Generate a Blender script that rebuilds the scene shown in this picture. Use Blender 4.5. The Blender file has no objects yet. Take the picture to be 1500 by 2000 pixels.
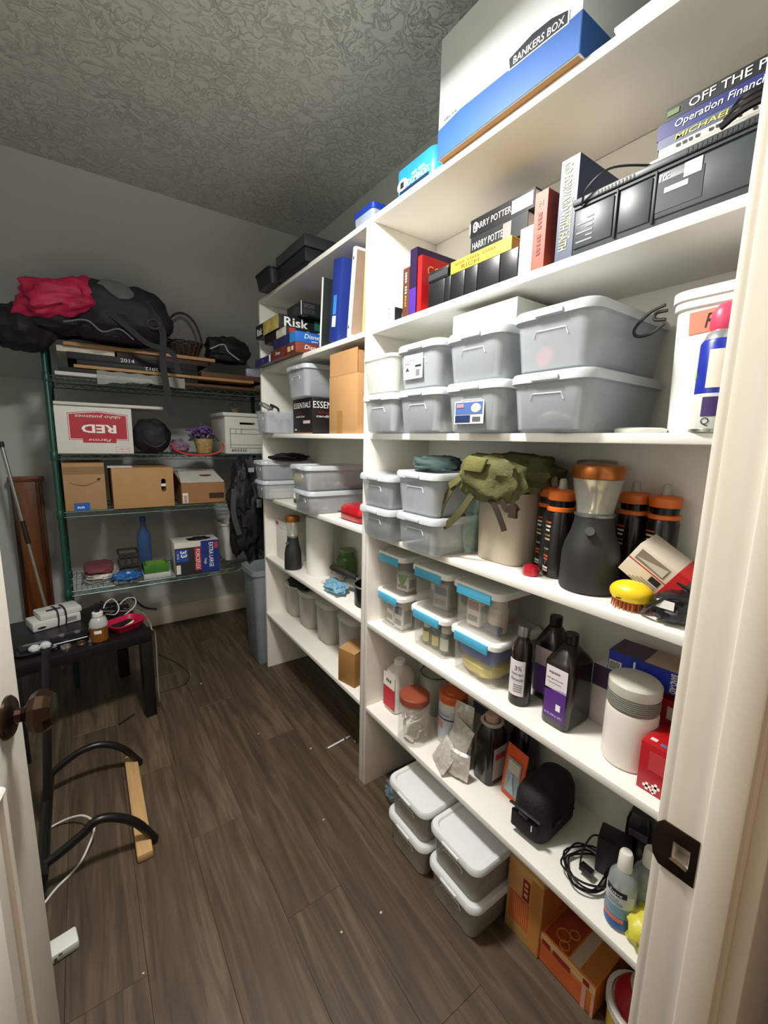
import bpy, bmesh, math, random
from mathutils import Vector, Matrix, noise, Euler
random.seed(4)
PI = math.pi
scene = bpy.context.scene
# ------------------------------------------------------------------ camera
CAM_Z = 1.40
YAW, PITCH, ROLL, FPX = 0.6148, -0.1634, 0.0224, 837.598
_cy, _sy, _cp, _sp = math.cos(YAW), math.sin(YAW), math.cos(PITCH), math.sin(PITCH)
_F = Vector((_sy*_cp, _cy*_cp, _sp)); _R0 = Vector((_cy, -_sy, 0)); _U0 = _R0.cross(_F)
_Rt = math.cos(ROLL)*_R0 + math.sin(ROLL)*_U0
_U = -math.sin(ROLL)*_R0 + math.cos(ROLL)*_U0
camd = bpy.data.cameras.new('camera'); cam = bpy.data.objects.new('camera', camd)
scene.collection.objects.link(cam)
camd.sensor_fit = 'HORIZONTAL'; camd.sensor_width = 36.0; camd.lens = FPX/1500*36.0
camd.clip_start = 0.01
cam.matrix_world = Matrix(((_Rt.x, _U.x, -_F.x, 0), (_Rt.y, _U.y, -_F.y, 0), (_Rt.z, _U.z, -_F.z, CAM_Z), (0, 0, 0, 1)))
scene.camera = cam
# ------------------------------------------------------------------ world and lights
w = bpy.data.worlds.new('world'); scene.world = w; w.use_nodes = True
w.node_tree.nodes['Background'].inputs[0].default_value = (0.75, 0.8, 0.85, 1)
w.node_tree.nodes['Background'].inputs[1].default_value = 0.02
def lamp(name, kind, loc, energy, color, size=0.1, rot=None, **kw):
    d = bpy.data.lights.new(name, kind); d.energy = energy; d.color = color
    if kind == 'AREA': d.size = size
    elif kind == 'POINT': d.shadow_soft_size = size
    o = bpy.data.objects.new(name, d); scene.collection.objects.link(o); o.location = loc
    if rot: o.rotation_euler = rot
    return o
# the room's ceiling lamp, just above the frame: the shadows under every shelf edge point to x 0.3, z 2.3
disc = lamp('ceiling_lamp_offscreen', 'AREA', (0.28, 0.98, 2.33), 27, (1.0, 0.975, 0.93), 0.25); disc.data.shape = 'DISK'
# the hall's warm lamp behind the doorway, which lights the jamb
lamp('hall_lamp_offscreen', 'AREA', (-0.25, -1.15, 2.35), 12.5, (1.0, 0.66, 0.40), 0.5)
scene.view_settings.view_transform = 'Standard'; scene.view_settings.look = 'None'
scene.view_settings.gamma = 1.0; scene.view_settings.use_curve_mapping = False
scene.view_settings.exposure = 0.48
# ------------------------------------------------------------------ photo pixel -> place on a known plane
def ray(x, y): return _F + _Rt*((x-750)/FPX) - _U*((y-1000)/FPX)
def hit(x, y, ax, val):
    d = ray(x, y); i = 'xyz'.index(ax); o = Vector((0, 0, CAM_Z)); return o + d*((val-o[i])/d[i])
def zat(x, y, ref):
    d = ray(x, y); t = (ref[0]*d.x+ref[1]*d.y)/(d.x*d.x+d.y*d.y); return CAM_Z + d.z*t
# ------------------------------------------------------------------ materials
MATS = {}
def lin(h):
    h = h.lstrip('#'); c = [int(h[i:i+2], 16)/255 for i in (0, 2, 4)]
    return tuple(((v+0.055)/1.055)**2.4 if v > 0.04045 else v/12.92 for v in c)
def M(hexc, rough=0.55, metal=0.0, alpha=1.0, var=0.08, vscale=14.0, bump=0.0, bscale=60.0, trans=0.0, coat=0.0, emit=0.0, stretch=None):
    key = (hexc, rough, metal, alpha, var, vscale, bump, bscale, trans, coat, emit, stretch)
    if key in MATS: return MATS[key]
    m = bpy.data.materials.new('mat_'+hexc.lstrip('#')); m.use_nodes = True
    nt = m.node_tree; N = nt.nodes; L = nt.links; b = N['Principled BSDF']
    c = lin(hexc)
    tc = N.new('ShaderNodeTexCoord'); src = tc.outputs['Object']
    if stretch:
        mp = N.new('ShaderNodeMapping'); mp.inputs['Scale'].default_value = stretch; L.new(src, mp.inputs['Vector']); src = mp.outputs['Vector']
    nz = N.new('ShaderNodeTexNoise'); nz.inputs['Scale'].default_value = vscale; nz.inputs['Detail'].default_value = 4; L.new(src, nz.inputs['Vector'])
    rp = N.new('ShaderNodeValToRGB'); L.new(nz.outputs['Fac'], rp.inputs['Fac'])
    rp.color_ramp.elements[0].position = 0.3; rp.color_ramp.elements[1].position = 0.7
    rp.color_ramp.elements[0].color = (*[max(0, v*(1-var)) for v in c], 1); rp.color_ramp.elements[1].color = (*[min(1, v*(1+var)) for v in c], 1)
    L.new(rp.outputs['Color'], b.inputs['Base Color'])
    b.inputs['Roughness'].default_value = rough; b.inputs['Metallic'].default_value = metal; b.inputs['Alpha'].default_value = alpha
    b.inputs['Transmission Weight'].default_value = trans; b.inputs['Coat Weight'].default_value = coat
    if emit:
        b.inputs['Emission Color'].default_value = (*c, 1); b.inputs['Emission Strength'].default_value = emit
    if bump:
        n2 = N.new('ShaderNodeTexNoise'); n2.inputs['Scale'].default_value = bscale; n2.inputs['Detail'].default_value = 5; L.new(src, n2.inputs['Vector'])
        bp = N.new('ShaderNodeBump'); bp.inputs['Strength'].default_value = bump; bp.inputs['Distance'].default_value = 0.01
        L.new(n2.outputs['Fac'], bp.inputs['Height']); L.new(bp.outputs['Normal'], b.inputs['Normal'])
    MATS[key] = m; return m
# ------------------------------------------------------------------ mesh builder
COL = scene.collection
def rrect(w, d, r, n=4, cx=0, cy=0):
    r = min(r, w/2-1e-4, d/2-1e-4); out = []
    for (sx, sy, a0) in ((1, 1, 0), (-1, 1, 90), (-1, -1, 180), (1, -1, 270)):
        for k in range(n+1):
            a = math.radians(a0+90*k/n); out.append((cx+sx*(w/2-r)+r*math.cos(a), cy+sy*(d/2-r)+r*math.sin(a)))
    return out
class G:
    def __init__(s): s.v = []; s.f = []
    def add(s, vs, fs):
        o = len(s.v); s.v += [tuple(v) for v in vs]; s.f += [tuple(i+o for i in f) for f in fs]; return s
    def box(s, x0, x1, y0, y1, z0, z1):
        return s.add([(x0,y0,z0),(x1,y0,z0),(x1,y1,z0),(x0,y1,z0),(x0,y0,z1),(x1,y0,z1),(x1,y1,z1),(x0,y1,z1)],
                     [(0,3,2,1),(4,5,6,7),(0,1,5,4),(1,2,6,5),(2,3,7,6),(3,0,4,7)])
    def cbox(s, c, sz): return s.box(c[0]-sz[0]/2, c[0]+sz[0]/2, c[1]-sz[1]/2, c[1]+sz[1]/2, c[2]-sz[2]/2, c[2]+sz[2]/2)
    def loft(s, loops, cap0=True, cap1=True):
        n = len(loops[0][0]); vs = []; fs = []
        for pts, z in loops: vs += [(p[0], p[1], z) for p in pts]
        for i in range(len(loops)-1):
            for k in range(n):
                a = i*n+k; b = i*n+(k+1) % n; fs.append((a, b, b+n, a+n))
        if cap0: fs.append(tuple(range(n-1, -1, -1)))
        if cap1: fs.append(tuple((len(loops)-1)*n+k for k in range(n)))
        return s.add(vs, fs)
    def lathe(s, prof, n=20, cx=0, cy=0, cap0=True, cap1=True):
        return s.loft([([(cx+r*math.cos(2*PI*k/n), cy+r*math.sin(2*PI*k/n)) for k in range(n)], z) for r, z in prof], cap0, cap1)
    def tube(s, pts, r, n=8, closed=False, flat=None):
        pts = [Vector(p) for p in pts]; m = len(pts); vs = []; fs = []; up = Vector((0, 0, 1)); prev = None
        for i, p in enumerate(pts):
            if closed: t = pts[(i+1) % m]-pts[i-1]
            else: t = pts[min(i+1, m-1)]-pts[max(i-1, 0)]
            t.normalize()
            if prev is None:
                a = t.cross(up) if abs(t.z) < 0.95 else t.cross(Vector((1, 0, 0)))
            else: a = prev - t*prev.dot(t)
            a.normalize(); prev = a; b = t.cross(a)
            rr = r[i] if isinstance(r, (list, tuple)) else r
            for k in range(n):
                q = 2*PI*k/n; vs.append(p+a*(rr*math.cos(q))+b*((flat if flat else rr)*math.sin(q)))
        for i in range(m if closed else m-1):
            for k in range(n):
                a0 = i*n+k; b0 = i*n+(k+1) % n; j = ((i+1) % m)*n; fs.append((a0, b0, j+(k+1) % n, j+k))
        if not closed: fs.append(tuple(range(n-1, -1, -1))); fs.append(tuple((m-1)*n+k for k in range(n)))
        return s.add(vs, fs)
    def ribbon(s, pts, w, th=.003, nrm=(0, -1, 0)):   # flat strap; nrm = the way its flat side faces
        pts = [Vector(p) for p in pts]; m = len(pts); vs = []; fs = []; nv = Vector(nrm).normalized()
        for i, p in enumerate(pts):
            t = (pts[min(i+1, m-1)]-pts[max(i-1, 0)]).normalized(); a = t.cross(nv).normalized()*(w/2); b = nv*(th/2)
            vs += [p-a-b, p+a-b, p+a+b, p-a+b]
        for i in range(m-1):
            for k in range(4): fs.append((i*4+k, i*4+(k+1) % 4, i*4+4+(k+1) % 4, i*4+4+k))
        fs += [(3, 2, 1, 0), tuple((m-1)*4+k for k in range(4))]
        return s.add(vs, fs)
    def prism(s, poly, y0, y1):               # polygon in x,z extruded along y
        n = len(poly); vs = [(p[0], y0, p[1]) for p in poly]+[(p[0], y1, p[1]) for p in poly]
        fs = [tuple(range(n)), tuple(range(2*n-1, n-1, -1))]+[(k, n+k, n+(k+1) % n, (k+1) % n) for k in range(n)]
        return s.add(vs, fs)
    def blob(s, c, rad, nu=28, nv=16, amp=0.12, freq=3.0, seed=0, e=1.0, flatz=None, fold=0.0):
        vs = []; fs = []; off = Vector((seed*7.3, seed*3.1, seed*1.7))
        sp = lambda t, e: math.copysign(abs(t)**e, t)
        for j in range(nv+1):
            th = PI*j/nv
            for i in range(nu):
                ph = 2*PI*i/nu
                d = Vector((sp(math.sin(th), e)*sp(math.cos(ph), e), sp(math.sin(th), e)*sp(math.sin(ph), e), sp(math.cos(th), e)))
                k = 1+amp*noise.fractal(d*freq+off, 1.0, 2.0, 3)
                if fold: k += fold*math.sin(d.x*9+d.z*7+4*noise.noise(d*2+off))*0.5
                p = Vector((c[0]+rad[0]*d.x*k, c[1]+rad[1]*d.y*k, c[2]+rad[2]*d.z*k))
                if flatz is not None and p.z < flatz: p.z = flatz
                vs.append(p)
        for j in range(nv):
            for i in range(nu):
                a = j*nu+i; b = j*nu+(i+1) % nu; fs.append((a, a+nu, b+nu, b))
        return s.add(vs, fs)
    def xf(s, m):
        s.v = [tuple(m @ Vector(v)) for v in s.v]; return s
    def build(s, name, mat, parent=None, bevel=0.0, seg=2, smooth=35):
        me = bpy.data.meshes.new(name); me.from_pydata(s.v, [], s.f)
        bm = bmesh.new(); bm.from_mesh(me)
        bmesh.ops.remove_doubles(bm, verts=bm.verts, dist=1e-6)
        bmesh.ops.recalc_face_normals(bm, faces=bm.faces)
        if bevel:
            es = [e for e in bm.edges if len(e.link_faces) == 2 and e.calc_face_angle(0) > 0.5]
            bmesh.ops.bevel(bm, geom=es, offset=bevel, segments=seg, profile=0.5, affect='EDGES', clamp_overlap=True)
        bm.to_mesh(me); bm.free()
        if smooth:
            me.shade_smooth(); me.set_sharp_from_angle(angle=math.radians(smooth))
        me.materials.append(mat)
        o = bpy.data.objects.new(name, me); COL.objects.link(o)
        if parent: o.parent = parent
        return o
def arc(c, r, a0, a1, n=12, plane='xz', rz=None):
    rz = r if rz is None else rz; out = []
    for k in range(n+1):
        a = math.radians(a0+(a1-a0)*k/n); u, v = r*math.cos(a), rz*math.sin(a)
        out.append(Vector(c)+(Vector((u, 0, v)) if plane == 'xz' else Vector((u, v, 0)) if plane == 'xy' else Vector((0, u, v))))
    return out
def bez(pts, n=8):
    pts = [Vector(p) for p in pts]; P = [pts[0]*2-pts[1]]+pts+[pts[-1]*2-pts[-2]]; out = []
    for i in range(1, len(P)-2):
        p0, p1, p2, p3 = P[i-1:i+3]
        for k in range(n):
            t = k/n; out.append(0.5*((2*p1)+(p2-p0)*t+(2*p0-5*p1+4*p2-p3)*t*t+(3*p1-p0-3*p2+p3)*t**3))
    out.append(pts[-1]); return out
# ------------------------------------------------------------------ things and parts
SR = -PI/2                                     # things on the right-hand shelves face the aisle (-x)
def cut(o, g):
    """sink a real hole of shape g (in o's own coordinates) into o"""
    c = g.build('cutter', M('#000000'), None, smooth=0); c.parent = o.parent; m = o.modifiers.new('hole', 'BOOLEAN'); m.object = c; m.solver = 'EXACT'
    bpy.context.view_layer.update(); dg = bpy.context.evaluated_depsgraph_get(); mat = o.data.materials[0]
    me = bpy.data.meshes.new_from_object(o.evaluated_get(dg)); o.modifiers.clear(); o.data = me; me.materials.clear(); me.materials.append(mat)
    for p in me.polygons: p.material_index = 0
    bpy.data.objects.remove(c)
def tag(o, label=None, cat=None, group=None, kind=None):
    if label: o['label'] = label
    if cat: o['category'] = cat
    if group: o['group'] = group
    if kind: o['kind'] = kind
    return o
def thing(name, label, cat, loc, rz=0.0, group=None, rot=None):
    o = bpy.data.objects.new(name, None); COL.objects.link(o); o.empty_display_size = 0.03
    o.location = loc; o.rotation_euler = rot if rot else (0, 0, rz)
    return tag(o, label, cat, group)
TXC = {}
FACE = {'front': (PI/2, 0, 0), 'right': (PI/2, 0, PI/2), 'left': (PI/2, 0, -PI/2), 'top': (0, 0, 0)}
def text(par, s, pos, h, mat, face='front', w=None, roll=0.0, shear=0.0, name='lettering', bold=0.0, wrapr=None):
    cu = bpy.data.curves.new('t', 'FONT'); cu.body = s; cu.align_x = 'CENTER'; cu.align_y = 'CENTER'; cu.shear = shear; cu.offset = bold; cu.resolution_u = 2
    ob = bpy.data.objects.new('t', cu); COL.objects.link(ob)
    dg = bpy.context.evaluated_depsgraph_get(); me = bpy.data.meshes.new_from_object(ob.evaluated_get(dg))
    bpy.data.objects.remove(ob); bpy.data.curves.remove(cu)
    xs = [v.co.x for v in me.vertices]; ys = [v.co.y for v in me.vertices]
    if not xs: return None
    sx0, sy0 = max(xs)-min(xs), max(ys)-min(ys); mx, my = (max(xs)+min(xs))/2, (max(ys)+min(ys))/2
    ky = h/sy0; kx = (w/sx0) if w else ky
    if wrapr:                                   # bent round an upright axis of radius wrapr, pos = (azimuth, radius, height)
        for v in me.vertices:
            a = pos[0]+(v.co.x-mx)*kx/wrapr; v.co = (wrapr*math.sin(a), -wrapr*math.cos(a), pos[2]+(v.co.y-my)*ky)
        R = Matrix.Identity(4); pos = (0, 0, 0)
    else:
        for v in me.vertices: v.co = ((v.co.x-mx)*kx, (v.co.y-my)*ky, 0)
        R = Euler(FACE[face]).to_matrix().to_4x4() @ Matrix.Rotation(roll, 4, 'Z')
    me.transform(Matrix.Translation(pos) @ R)
    me.materials.clear(); me.materials.append(mat)
    o = bpy.data.objects.new(name, me); COL.objects.link(o); o.parent = par; return o
def scrib(par, n, pos, h, mat, face='front', w=None, roll=0.0, **kw):
    """print too blurred to read in the photograph: a row of small uneven marks"""
    w = w or n*h*0.7; g = G(); rs = random.Random(n); x = -w/2; k = w/n
    for i in range(n):
        if i % 6 != 4: g.add([(x, -h*.42*rs.uniform(.8, 1), 0), (x+k*rs.uniform(.5, .8), -h*.42, 0), (x+k*rs.uniform(.5, .8), h*.42*rs.uniform(.6, 1), 0), (x, h*.42, 0)], [(0, 1, 2, 3)])
        x += k
    g.xf(Matrix.Translation(pos) @ Euler(FACE[face]).to_matrix().to_4x4() @ Matrix.Rotation(roll, 4, 'Z'))
    return g.build('blurred_print', mat, par, smooth=0)
def plate(par, name, mat, face, a, u0, u1, v0, v1, t=0.0008, bevel=0):
    """thin print lying on a face: a = the coordinate of that face"""
    g = G()
    if face == 'front': g.box(u0, u1, a-t, a+0.0002, v0, v1)
    elif face == 'right': g.box(a-0.0002, a+t, u0, u1, v0, v1)
    elif face == 'left': g.box(a-t, a+0.0002, u0, u1, v0, v1)
    else: g.box(u0, u1, v0, v1, a-0.0002, a+t)
    return g.build(name, mat, par, bevel)
def wrap(par, name, mat, r, z0, z1, a0=-0.9, a1=0.9, n=10, t=0.0007):
    """label bent round a bottle; azimuth 0 faces -y"""
    g = G(); vs = []; fs = []
    for k in range(n+1):
        a = a0+(a1-a0)*k/n
        for rr, z in ((r-0.0004, z0), (r+t, z0), (r+t, z1), (r-0.0004, z1)): vs.append((rr*math.sin(a), -rr*math.cos(a), z))
    for k in range(n):
        for q in range(4): fs.append((k*4+q, (k+1)*4+q, (k+1)*4+(q+1) % 4, k*4+(q+1) % 4))
    fs += [(0, 1, 2, 3), tuple(n*4+q for q in (3, 2, 1, 0))]
    g.add(vs, fs); return g.build(name, mat, par)
def carton(name, label, cat, mat, w, d, h, loc, rz=SR, group=None, bevel=0.002, rot=None, body='body'):
    t = thing(name, label, cat, loc, rz, group, rot)
    G().box(-w/2, w/2, -d/2, d/2, 0, h).build(body, mat, t, bevel); return t
def span(xf, xl, xr, yy):
    a, b = hit(xl, yy, 'x', xf), hit(xr, yy, 'x', xf); return (a.y+b.y)/2, a.y-b.y
def rspan(yf, xl, xr, yy):
    a, b = hit(xl, yy, 'y', yf), hit(xr, yy, 'y', yf); return (a.x+b.x)/2, b.x-a.x
WHITE = M('#eeebe2', 0.45, var=0.03); BLACK = M('#141414', 0.5); INK = M('#17171a', 0.7, var=0.02); PAPER = M('#e9e6dc', 0.8, var=0.03); PRINTW = M('#f4f4f0', 0.6, var=0.01)
CARD = M('#b98d5c', 0.85, var=0.07, vscale=8, bump=0.05, bscale=120); CARD2 = M('#a87d4e', 0.85, var=0.06, vscale=8)
# ================================================================== THE ROOM
XW, YB, ZC, YF, XL, YS, ZS = 1.14, 3.46, 2.497, 0.155, -0.62, 2.39, 1.72
def textured(hexc, rough, kind):
    m = bpy.data.materials.new('mat_'+kind); m.use_nodes = True; nt = m.node_tree; N = nt.nodes; L = nt.links; b = N['Principled BSDF']
    c = lin(hexc); tc = N.new('ShaderNodeTexCoord'); b.inputs['Roughness'].default_value = rough
    big = N.new('ShaderNodeTexNoise'); big.inputs['Scale'].default_value = 2.2; L.new(tc.outputs['Object'], big.inputs['Vector'])
    rp = N.new('ShaderNodeValToRGB'); rp.color_ramp.elements[0].color = (*[v*0.95 for v in c], 1); rp.color_ramp.elements[1].color = (*[v*1.04 for v in c], 1)
    L.new(big.outputs['Fac'], rp.inputs['Fac']); L.new(rp.outputs['Color'], b.inputs['Base Color'])
    # knock-down plaster: flattened splats with curled edges
    n1 = N.new('ShaderNodeTexNoise'); n1.inputs['Scale'].default_value = 21 if kind == 'ceiling' else 30; n1.inputs['Detail'].default_value = 5; n1.inputs['Roughness'].default_value = 0.62; n1.inputs['Distortion'].default_value = 1.6
    L.new(tc.outputs['Object'], n1.inputs['Vector'])
    r1 = N.new('ShaderNodeValToRGB'); r1.color_ramp.elements[0].position = 0.47; r1.color_ramp.elements[1].position = 0.56; L.new(n1.outputs['Fac'], r1.inputs['Fac'])
    n2 = N.new('ShaderNodeTexNoise'); n2.inputs['Scale'].default_value = 4.0; L.new(tc.outputs['Object'], n2.inputs['Vector'])
    mu = N.new('ShaderNodeMath'); mu.operation = 'MULTIPLY'; L.new(r1.outputs['Color'], mu.inputs[0]); L.new(n2.outputs['Fac'], mu.inputs[1])
    bp = N.new('ShaderNodeBump'); bp.inputs['Strength'].default_value = 0.85 if kind == 'ceiling' else 0.14; bp.inputs['Distance'].default_value = 0.008
    L.new(mu.outputs[0], bp.inputs['Height']); L.new(bp.outputs['Normal'], b.inputs['Normal']); return m
PAINT = textured('#c6cac4', 0.6, 'wall'); CEIL = textured('#c6cac4', 0.4, 'ceiling')
TRIM = M('#ece6da', 0.35, var=0.03, vscale=5); SHELFW = M('#efece4', 0.38, var=0.03, vscale=6, bump=0.03, bscale=40); BACKP = SHELFW
def struct(name, g, mat, bevel=0, parent=None):
    o = g.build(name, mat, parent, bevel)
    if not parent: o['kind'] = 'structure'
    return o
# floor: sub-floor plus separate laminate planks
floor = struct('floor', G().box(XL-0.1, 1.24, -1.3, YB+0.1, -0.05, -0.0065), M('#17120e', 0.9))
def plank_mat(i):
    m = bpy.data.materials.new('mat_plank'); m.use_nodes = True; nt = m.node_tree; N = nt.nodes; L = nt.links; b = N['Principled BSDF']
    tc = N.new('ShaderNodeTexCoord'); mp = N.new('ShaderNodeMapping'); mp.inputs['Scale'].default_value = (26, 1.5, 1); mp.inputs['Location'].default_value = (i*3.7, i*1.9, 0)
    L.new(tc.outputs['Object'], mp.inputs['Vector'])
    n1 = N.new('ShaderNodeTexNoise'); n1.inputs['Scale'].default_value = 1.0; n1.inputs['Detail'].default_value = 7; n1.inputs['Roughness'].default_value = 0.62; n1.inputs['Distortion'].default_value = 1.4
    L.new(mp.outputs['Vector'], n1.inputs['Vector'])
    rp = N.new('ShaderNodeValToRGB'); e = rp.color_ramp.elements
    k = (0.92, 1.0, 1.08, 0.97)[i]
    e[0].position = 0.28; e[0].color = (*[v*k for v in lin('#372d22')], 1); e[1].position = 0.78; e[1].color = (*[v*k for v in lin('#6f604b')], 1)
    q = e.new(0.5); q.color = (*[v*k for v in lin('#4e4233')], 1)
    L.new(n1.outputs['Fac'], rp.inputs['Fac']); L.new(rp.outputs['Color'], b.inputs['Base Color']); b.inputs['Roughness'].default_value = 0.5
    bp = N.new('ShaderNodeBump'); bp.inputs['Strength'].default_value = 0.08; bp.inputs['Distance'].default_value = 0.003
    L.new(n1.outputs['Fac'], bp.inputs['Height']); L.new(bp.outputs['Normal'], b.inputs['Normal']); return m
PM = [plank_mat(i) for i in range(4)]
pw, pl, k = 0.178, 1.21, 0
x = XL-0.05
while x < 1.16:
    y = -1.25 - (k*0.43) % pl
    while y < YB:
        y0, y1 = max(y, -1.25)+0.0003, min(y+pl, YB+0.03)-0.0003
        if y1-y0 > 0.05:
            o = G().box(-pw/2+0.0003, pw/2-0.0003, -(y1-y0)/2, (y1-y0)/2, -0.006, 0).build('plank', PM[random.randrange(4)], floor, 0.0006, 1)
            o.location = (x+pw/2, (y0+y1)/2, 0)
        y += pl
    x += pw; k += 1
struct('wall_right', G().box(XW, XW+0.1, YF-0.1, YB+0.1, 0, ZC+0.05), PAINT)
struct('wall_left', G().box(XL-0.1, XL, YF-0.1, YB+0.1, 0, ZC+0.05), PAINT)
struct('wall_back', G().box(XL-0.1, XW+0.1, YB, YB+0.1, 0, ZS+0.05), PAINT)
struct('ceiling', G().box(XL-0.1, XW+0.1, YF-0.1, YS, ZC, ZC+0.1), CEIL)
struct('ceiling_slope', G().add([(XL-0.1, YS, ZC), (XW+0.1, YS, ZC), (XW+0.1, YB+0.02, ZS-0.008), (XL-0.1, YB+0.02, ZS-0.008), (XL-0.1, YS, ZC+0.1), (XW+0.1, YS, ZC+0.1), (XW+0.1, YB+0.1, ZS+0.1), (XL-0.1, YB+0.1, ZS+0.1)],
       [(0,1,2,3),(4,7,6,5),(0,4,5,1),(1,5,6,2),(2,6,7,3),(3,7,4,0)]), PAINT)
XH, XJ, DH = -0.25, 0.51, 2.03            # hinge side, strike side, head height of the doorway
struct('wall_front', G().box(XL-0.1, XH-0.02, 0.09, YF, 0, ZC+0.05).box(XJ+0.02, XW+0.1, 0.09, YF, 0, ZC+0.05).box(XH-0.02, XJ+0.02, 0.09, YF, DH+0.02, ZC+0.05), PAINT)
bb = struct('baseboard_back', G().box(XL, XW, YB-0.016, YB, 0, 0.118).box(XL, XW, YB-0.010, YB, 0.118, 0.13), TRIM, 0.002)
# door frame
fr = thing('door_frame', None, None, (0, 0, 0)); fr['kind'] = 'structure'; fr.name = 'trim_1'
jb = G().box(XJ, XJ+0.02, 0.088, YF+0.001, 0, DH).build('jamb', TRIM, fr, 0.0015); cut(jb, G().box(XJ-0.002, XJ+0.018, 0.131, 0.146, 0.945, 0.967))
G().box(XH-0.02, XH, 0.088, YF+0.001, 0, DH).build('jamb', TRIM, fr, 0.0015)
G().box(XH-0.02, XJ+0.02, 0.088, YF+0.001, DH, DH+0.02).build('head_jamb', TRIM, fr, 0.0015)
G().box(XJ-0.011, XJ, 0.090, 0.120, 0, DH).build('door_stop', TRIM, fr, 0.003)
G().box(XH, XH+0.011, 0.090, 0.120, 0, DH).build('door_stop', TRIM, fr, 0.003)
for (x0, x1) in ((XJ+0.005, XJ+0.065), (XH-0.065, XH-0.005)):
    g = G().box(x0, x1, YF, YF+0.013, 0, DH+0.06); g.build('casing', TRIM, fr, 0.004)
    G().box(x0+0.004 if x0 > 0 else x0-0.10, x1+0.10 if x0 > 0 else x1-0.004, 0.072, 0.09, 0, DH+0.06).build('casing', TRIM, fr, 0.004)
G().box(XH-0.065, XJ+0.065, YF, YF+0.013, DH+0.06, DH+0.12).build('casing', TRIM, fr, 0.004)
# strike plate let into the jamb
BRONZE = M('#2c2019', 0.42, metal=0.75, var=0.25, vscale=40)
sp = thing('strike_plate', 'dark bronze strike plate with curved lip on the door jamb', 'strike plate', (XJ, 0.144, 0.957), SR)
pts = [(-0.021, -0.020), (-0.024, 0), (-0.021, 0.020), (-0.014, 0.0285), (0.021, 0.0285), (0.021, -0.0285), (-0.014, -0.0285)]
pl_ = G().prism(pts, -0.0022, -0.0002).build('plate', BRONZE, sp, 0.0006); cut(pl_, G().box(-0.003, 0.014, -0.02, 0.02, -0.013, 0.011))
G().prism([(-0.004, -0.012), (0.013, -0.014), (0.013, -0.009), (0.002, -0.006)], -0.0035, -0.0024).build('latch_lip', M('#b9a58b', 0.35, metal=0.8), sp)
G().tube([(0.004, -0.0022, 0.021), (0.004, -0.0036, 0.021)], 0.0035, 10).tube([(0.004, -0.0022, -0.021), (0.004, -0.0036, -0.021)], 0.0035, 10).build('screw', BRONZE, sp)
# the open door
PHI = math.radians(9.8)
dr = thing('door_1', None, None, (XH+0.003, YF+0.014, 0.008), PI/2-PHI); dr['kind'] = 'structure'
DW, DT, DHH = 0.755, 0.035, 2.02
G().box(0, DW, 0, DT, 0, DHH).build('slab', TRIM, dr, 0.002)
for (z0, z1) in ((0.24, 0.86), (1.03, 1.86)):
    for side, ya in ((-1, 0.0), (1, DT)):
        x0, x1 = 0.125, DW-0.125
        prof = G()
        for (a, b) in (((x0, z0), (x1, z0)), ((x1, z0), (x1, z1)), ((x1, z1), (x0, z1)), ((x0, z1), (x0, z0))):
            prof.tube([(a[0], ya, a[1]), (b[0], ya, b[1])], 0.009, 8)
        prof.build('panel_moulding', TRIM, dr)
        G().box(x0+0.05, x1-0.05, ya-0.005 if side < 0 else ya-0.001, ya+0.001 if side < 0 else ya+0.005, z0+0.05, z1-0.05).build('raised_panel', TRIM, dr, 0.004)
kb = thing('knob', None, None, (DW-0.062, 0, 0.942)); kb.parent = dr; kb.name = 'door_knob'
RX = Matrix.Rotation(PI/2, 4, 'X')
KN = M('#3a2b20', 0.3, metal=0.85, var=0.35, vscale=30)
G().lathe([(0.034, 0), (0.034, 0.004), (0.029, 0.009), (0.014, 0.012)], 24).xf(RX).build('rosette', KN, kb)
G().lathe([(0.013, 0.01), (0.011, 0.020), (0.014, 0.026), (0.029, 0.032), (0.0345, 0.042), (0.0335, 0.053), (0.027, 0.062), (0.012, 0.066)], 10).xf(RX).build('grip', KN, kb, 0, smooth=25)

# ================================================================== BUILT-IN SHELVES
XS = 0.854
N1, N2, N3, N4, N5, N6 = 2.138, 1.783, 1.426, 1.069, 0.711, 0.355
ST = 0.020
def unit(label, y0, y1, tp):
    t = thing('shelf_unit', label, 'shelves', (0, 0, 0))
    for ya, yb in ((y0, y0+tp), (y1-tp, y1)):
        G().box(XS, XW-0.006, ya, yb, 0, N1-ST).build('side_panel', SHELFW, t, 0.002)
    for z in (N1, N2, N3, N4, N5, N6):
        a, b = (y0, y1) if z == N1 else (y0+tp, y1-tp)
        G().box(XS, XW-0.006, a, b, z-ST, z).build('shelf', SHELFW, t, 0.0025)
    G().box(XW-0.006, XW-0.0005, y0, y1, 0, N1-ST).build('back_panel', BACKP, t)
    return t
unit('white painted shelf unit beside the doorway, holding bottles, bins and books', 0.176, 1.328, 0.021)
unit('white painted shelf unit by the wire rack, holding board games and bins', 1.331, 2.440, 0.021)
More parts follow.
